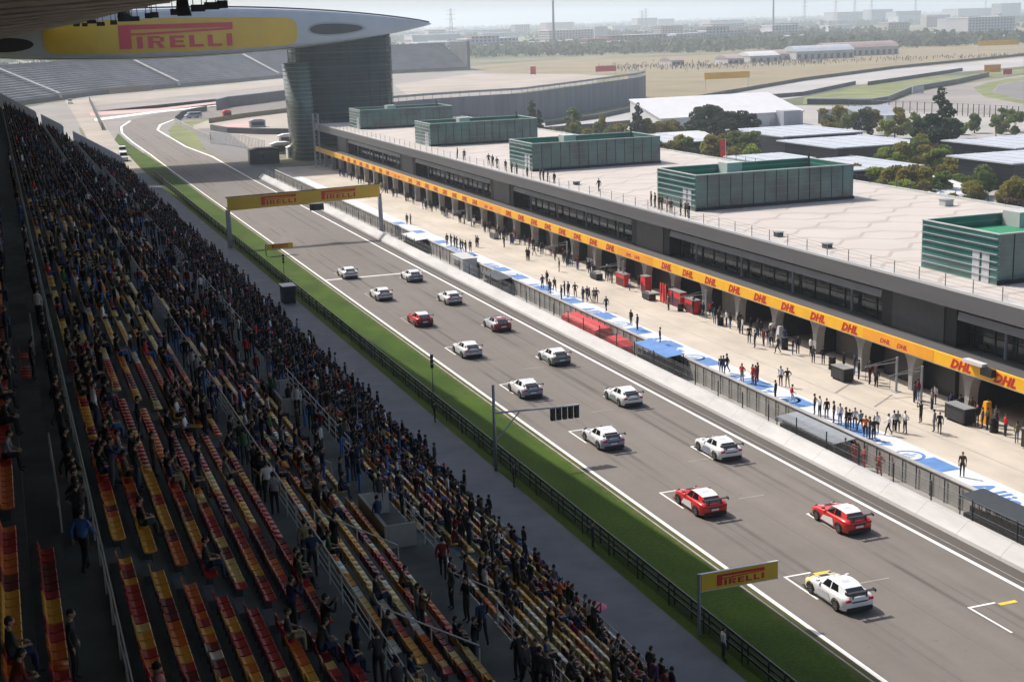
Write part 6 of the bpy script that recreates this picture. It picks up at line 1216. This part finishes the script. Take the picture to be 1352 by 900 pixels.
# low sheds and stands on the dry bank
def barn(u, v, Y, w, h, m, lab, d=18, arch=True):
    X = onY(u, v, Y)[0]; t = place('shed', lab, 'shed', (X, Y, 0)); box_obj('wall', (X - w / 2, X + w / 2, Y, Y + d, 0, h * .7), 'wall_white', t); b = MB()
    b.loft([[(x, Y - .4 + (d + .8) * q / 6, h * .7 + .01 + h * .45 * math.sin(math.pi * q / 6)) for q in range(7)] for x in (X - w / 2 - .4, X + w / 2 + .4)]); b.build('roof', m, t); b = MB()
    for k in range(max(3, int(w / 5))): x = X - w / 2 + w * (k + .25) / max(3, int(w / 5)); b.box(x, x + 2.4, Y - .08, Y - .01, .4, h * .45)
    b.build('window', 'glass_dark', t)
barn(1010, 78, 840, 22, 6, 'white_sheet', 'white arched tent on the dry bank, left of the long sheds'); barn(1038, 76, 860, 26, 6, 'shed_roof', 'pinkish roofed shed beside the white arched tent'); barn(1090, 75, 850, 46, 8, 'roof_white', 'pale arched shed with a dark window strip on the dry bank'); barn(1140, 70, 880, 60, 8.5, 'shed_roof', 'longest pinkish roofed shed on the dry bank'); barn(972, 80, 830, 12, 5, 'shed_roof', 'small reddish stall on the dry bank among the crowd'); barn(895, 84, 850, 9, 4.5, 'shed_roof', 'small pink stall at the left of the bank crowd')
bp = []
for k in range(900):
    u = rng.uniform(790, 1090) if k < 700 else rng.uniform(1090, 1352); v = 92 - (u - 790) * .032 + rng.normal(0, 2.2) * (1 if u < 1090 else .6); x, y = G(u, v); bp.append((x, y, .04))
crowd_mesh('bank_crowd', np.array(bp), np.zeros(len(bp), bool), rng.uniform(0, 6.28, len(bp)), 'scattered crowd of spectators on the far dry grass bank')
# ------------------------------------------------------------------ far plain: woods, town blocks, masts
r = np.random.default_rng(5); P = []
while len(P) < 9000:
    Y = 10 ** r.uniform(2.98, 3.95); u = r.uniform(-60, 1420); d = ray(u, 60); X = d[0] / d[1] * Y
    if Y < 1150 + .0 * X and X < 420 and Y < 1010: continue
    if X > 250 and Y < 1010: continue
    if vnoise(X / 260 + 50, Y / 330 + 50, 9) * .7 + vnoise(X / 70 + 20, Y / 90, 8) * .3 < (.53 if Y < 1500 else .49 if Y < 2600 else .42): continue
    P.append((X, Y))
P = np.array(P); nq = 12; n = len(P) * nq; ctr = np.repeat(np.column_stack([P, np.zeros(len(P))]), nq, 0); hgt = np.repeat(r.uniform(4.5, 9.5, len(P)) * (1 + P[:, 1] / 9000), nq); wid = np.repeat(r.uniform(3, 6, len(P)) * (1 + P[:, 1] / 4000), nq)
a = r.uniform(0, 6.283, n); q = np.sqrt(r.uniform(0, 1, n)); zz = r.uniform(.12, 1, n); ctr[:, 0] += wid * q * np.cos(a) * (1.15 - zz * .7); ctr[:, 1] += wid * q * np.sin(a) * (1.15 - zz * .7); ctr[:, 2] = hgt * zz
s = (wid * .75)[:, None]; e1 = r.normal(size=(n, 3)); e1 /= np.linalg.norm(e1, axis=1)[:, None]; e2 = np.cross(e1, r.normal(size=(n, 3))); e2 /= np.linalg.norm(e2, axis=1)[:, None]; ctr[:, 2] = np.maximum(ctr[:, 2], s[:, 0] * .45)
V = np.stack([ctr - e1 * s * .5 - e2 * s * .3, ctr + e1 * s * .15 - e2 * s * .5, ctr + e1 * s * .5 + e2 * s * .25, ctr - e1 * s * .2 + e2 * s * .5], 1).reshape(-1, 3); V[:, 2] = np.maximum(V[:, 2], .05)
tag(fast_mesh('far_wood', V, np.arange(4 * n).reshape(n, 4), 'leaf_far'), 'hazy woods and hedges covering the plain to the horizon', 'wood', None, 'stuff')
def m_town(name, col):
    m, b, n = newmat(name, 0.8, 0.3); p, xyz = n.pos(); w = n.math('MULTIPLY', n.math('GREATER_THAN', n.math('FRACT', n.math('DIVIDE', xyz[0], 4.6)), .52), n.math('GREATER_THAN', n.math('FRACT', n.math('DIVIDE', xyz[2], 3.4)), .5))
    n.L(n.mix(w, n.mix(n.noise(p, .05), tuple(.85 * q for q in col), col), (0.06, 0.07, 0.08)), b.inputs['Base Color'])
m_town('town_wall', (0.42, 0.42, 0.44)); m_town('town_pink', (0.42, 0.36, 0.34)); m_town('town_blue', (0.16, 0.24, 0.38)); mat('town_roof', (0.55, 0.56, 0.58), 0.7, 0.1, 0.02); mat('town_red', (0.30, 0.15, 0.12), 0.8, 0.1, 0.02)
def block_house(X, Y, w, d, h, m, rm, lab):
    t = place('town_building', lab, 'building', (X, Y, 0), 'far buildings on the hazy plain'); box_obj('wall', (X - w / 2, X + w / 2, Y, Y + d, 0, h), m, t); box_obj('roof', (X - w / 2 - .5, X + w / 2 + .5, Y - .5, Y + d + .5, h + .01, h + .9), rm, t); box_obj('entrance', (X - 1.5, X + 1.5, Y - .3, Y - .05, .05, 2.6), 'glass_dark', t)
BL = [(612, 70, 1350, 20, 6, 'town_wall'), (635, 66, 1450, 26, 7, 'town_wall'), (660, 68, 1380, 22, 8, 'town_wall'), (688, 64, 1500, 30, 8, 'town_wall'), (712, 66, 1420, 24, 9, 'town_wall'), (600, 60, 1700, 18, 7, 'town_wall'), (740, 66, 1480, 26, 8, 'town_pink'), (770, 62, 1620, 40, 7, 'town_wall'), (795, 68, 1350, 30, 11, 'town_pink'), (826, 66, 1380, 38, 13, 'town_pink'), (858, 64, 1400, 40, 13, 'town_pink'), (884, 62, 1450, 26, 10, 'town_wall'), (908, 61, 1450, 28, 12, 'town_wall'), (938, 60, 1480, 34, 12, 'town_wall'), (966, 58, 1500, 30, 13, 'town_wall'), (992, 57, 1500, 26, 11, 'town_wall'), (1016, 55, 1560, 30, 9, 'town_pink'), (640, 42, 2900, 120, 16, 'town_blue'), (690, 40, 3000, 36, 24, 'town_wall'), (845, 47, 2300, 44, 9, 'town_roof'), (905, 47, 2200, 60, 9, 'town_roof'), (1030, 42, 2100, 70, 8, 'town_roof'), (1110, 40, 2100, 46, 9, 'town_roof'), (1085, 40, 2300, 8, 16, 'town_wall'), (1130, 18, 3200, 110, 30, 'town_wall'), (1165, 20, 3000, 60, 34, 'town_wall'), (1200, 19, 2900, 70, 28, 'town_wall'), (1240, 20, 2700, 60, 18, 'town_blue'), (1290, 14, 3200, 120, 30, 'town_wall'), (1335, 14, 3000, 60, 40, 'town_wall'), (855, 30, 3600, 60, 30, 'town_wall'), (880, 28, 3800, 50, 26, 'town_wall'), (740, 32, 3600, 80, 26, 'town_red'), (960, 32, 3100, 90, 20, 'town_wall'), (1320, 36, 1900, 5, 20, 'town_roof'), (1250, 47, 1500, 16, 6, 'town_roof'), (1060, 60, 1300, 30, 8, 'town_wall'), (575, 52, 2100, 40, 8, 'town_wall')]
rb = random.Random(4); BL += [(rb.uniform(560, 1345), 0, 10 ** rb.uniform(3.12, 3.65), rb.uniform(18, 70), rb.uniform(6, 20), rb.choice(['town_wall', 'town_wall', 'town_pink', 'town_roof'])) for _ in range(46)]
BL = sorted(BL)
for k, (u, v, Y, w, h, m) in enumerate(BL):
    X = onY(u, v, Y)[0]; kind = {'town_wall': 'pale grey', 'town_pink': 'pinkish grey', 'town_blue': 'bluish', 'town_roof': 'white roofed', 'town_red': 'reddish'}[m]
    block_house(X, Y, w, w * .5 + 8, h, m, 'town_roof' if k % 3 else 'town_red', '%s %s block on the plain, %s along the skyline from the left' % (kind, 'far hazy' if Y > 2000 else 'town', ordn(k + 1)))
def pylon(u, Y, h, lab, lattice=True):
    X = onY(u, 40, Y)[0]; t = place('pylon' if lattice else 'chimney', lab, 'pylon' if lattice else 'chimney', (X, Y, 0)); b = MB()
    if lattice:
        for s in (-1, 1):
            for q in (-1, 1): b.tube((X + s * 3, Y + q * 3, 0), (X + s * .6, Y + q * .6, h), .35, 4, .2)
        for k in range(6): z = h * k / 6.5; w = 3 - 2.4 * z / h; b.tube((X - w, Y - w, z), (X + w * .8, Y - w * .8, z + h / 6.5), .2, 4)
        b.build('frame', 'steel_grey', t); b = MB()
        for z in (h * .72, h * .84, h * .95): b.tube((X - 7, Y, z), (X + 7, Y, z), .3, 4)
        b.build('crossarm', 'steel_grey', t)
    else: b.tube((X, Y, 0), (X, Y, h), 1.5, 8, 1.0); b.build('stack', 'steel_grey', t); b = MB(); b.tube((X, Y, h), (X, Y, h + 1.2), 1.3, 8); b.build('rim', 'steel_light', t)
for k, (u, Y, h, lat) in enumerate(((596, 1900, 52, True), (731, 1300, 50, False), (848, 2600, 46, True), (853, 2650, 50, True), (1021, 1700, 62, False), (1062, 2300, 60, True), (1103, 2500, 70, True), (1128, 2500, 66, True), (1150, 2600, 60, True), (1208, 2400, 70, True), (1300, 3000, 60, True))):
    pylon(u, Y, h, ('%s lattice pylon on the hazy skyline, %s from the left' if lat else '%s slim dark mast on the skyline, %s from the left') % ('tall' if h > 55 else 'thin', ordn(k + 1)), lat)

# ------------------------------------------------------------------ air: an even haze over the whole place
hz = MB().box(-7000, FAR + 900, -400, FAR + 900, -1, 130).build('haze', [], None); hm = bpy.data.materials.new('haze_air'); hm.use_nodes = True; nt = hm.node_tree; nt.nodes.clear(); out = nt.nodes.new('ShaderNodeOutputMaterial'); pv = nt.nodes.new('ShaderNodeVolumePrincipled'); pv.inputs['Color'].default_value = (0.82, 0.91, 1.0, 1); pv.inputs['Density'].default_value = 0.00024; pv.inputs['Anisotropy'].default_value = 0.4
nt.links.new(pv.outputs[0], out.inputs['Volume']); hz.data.materials.append(hm); hz['kind'] = 'stuff'; hz['label'] = 'pale bluish haze in the air over the whole circuit'
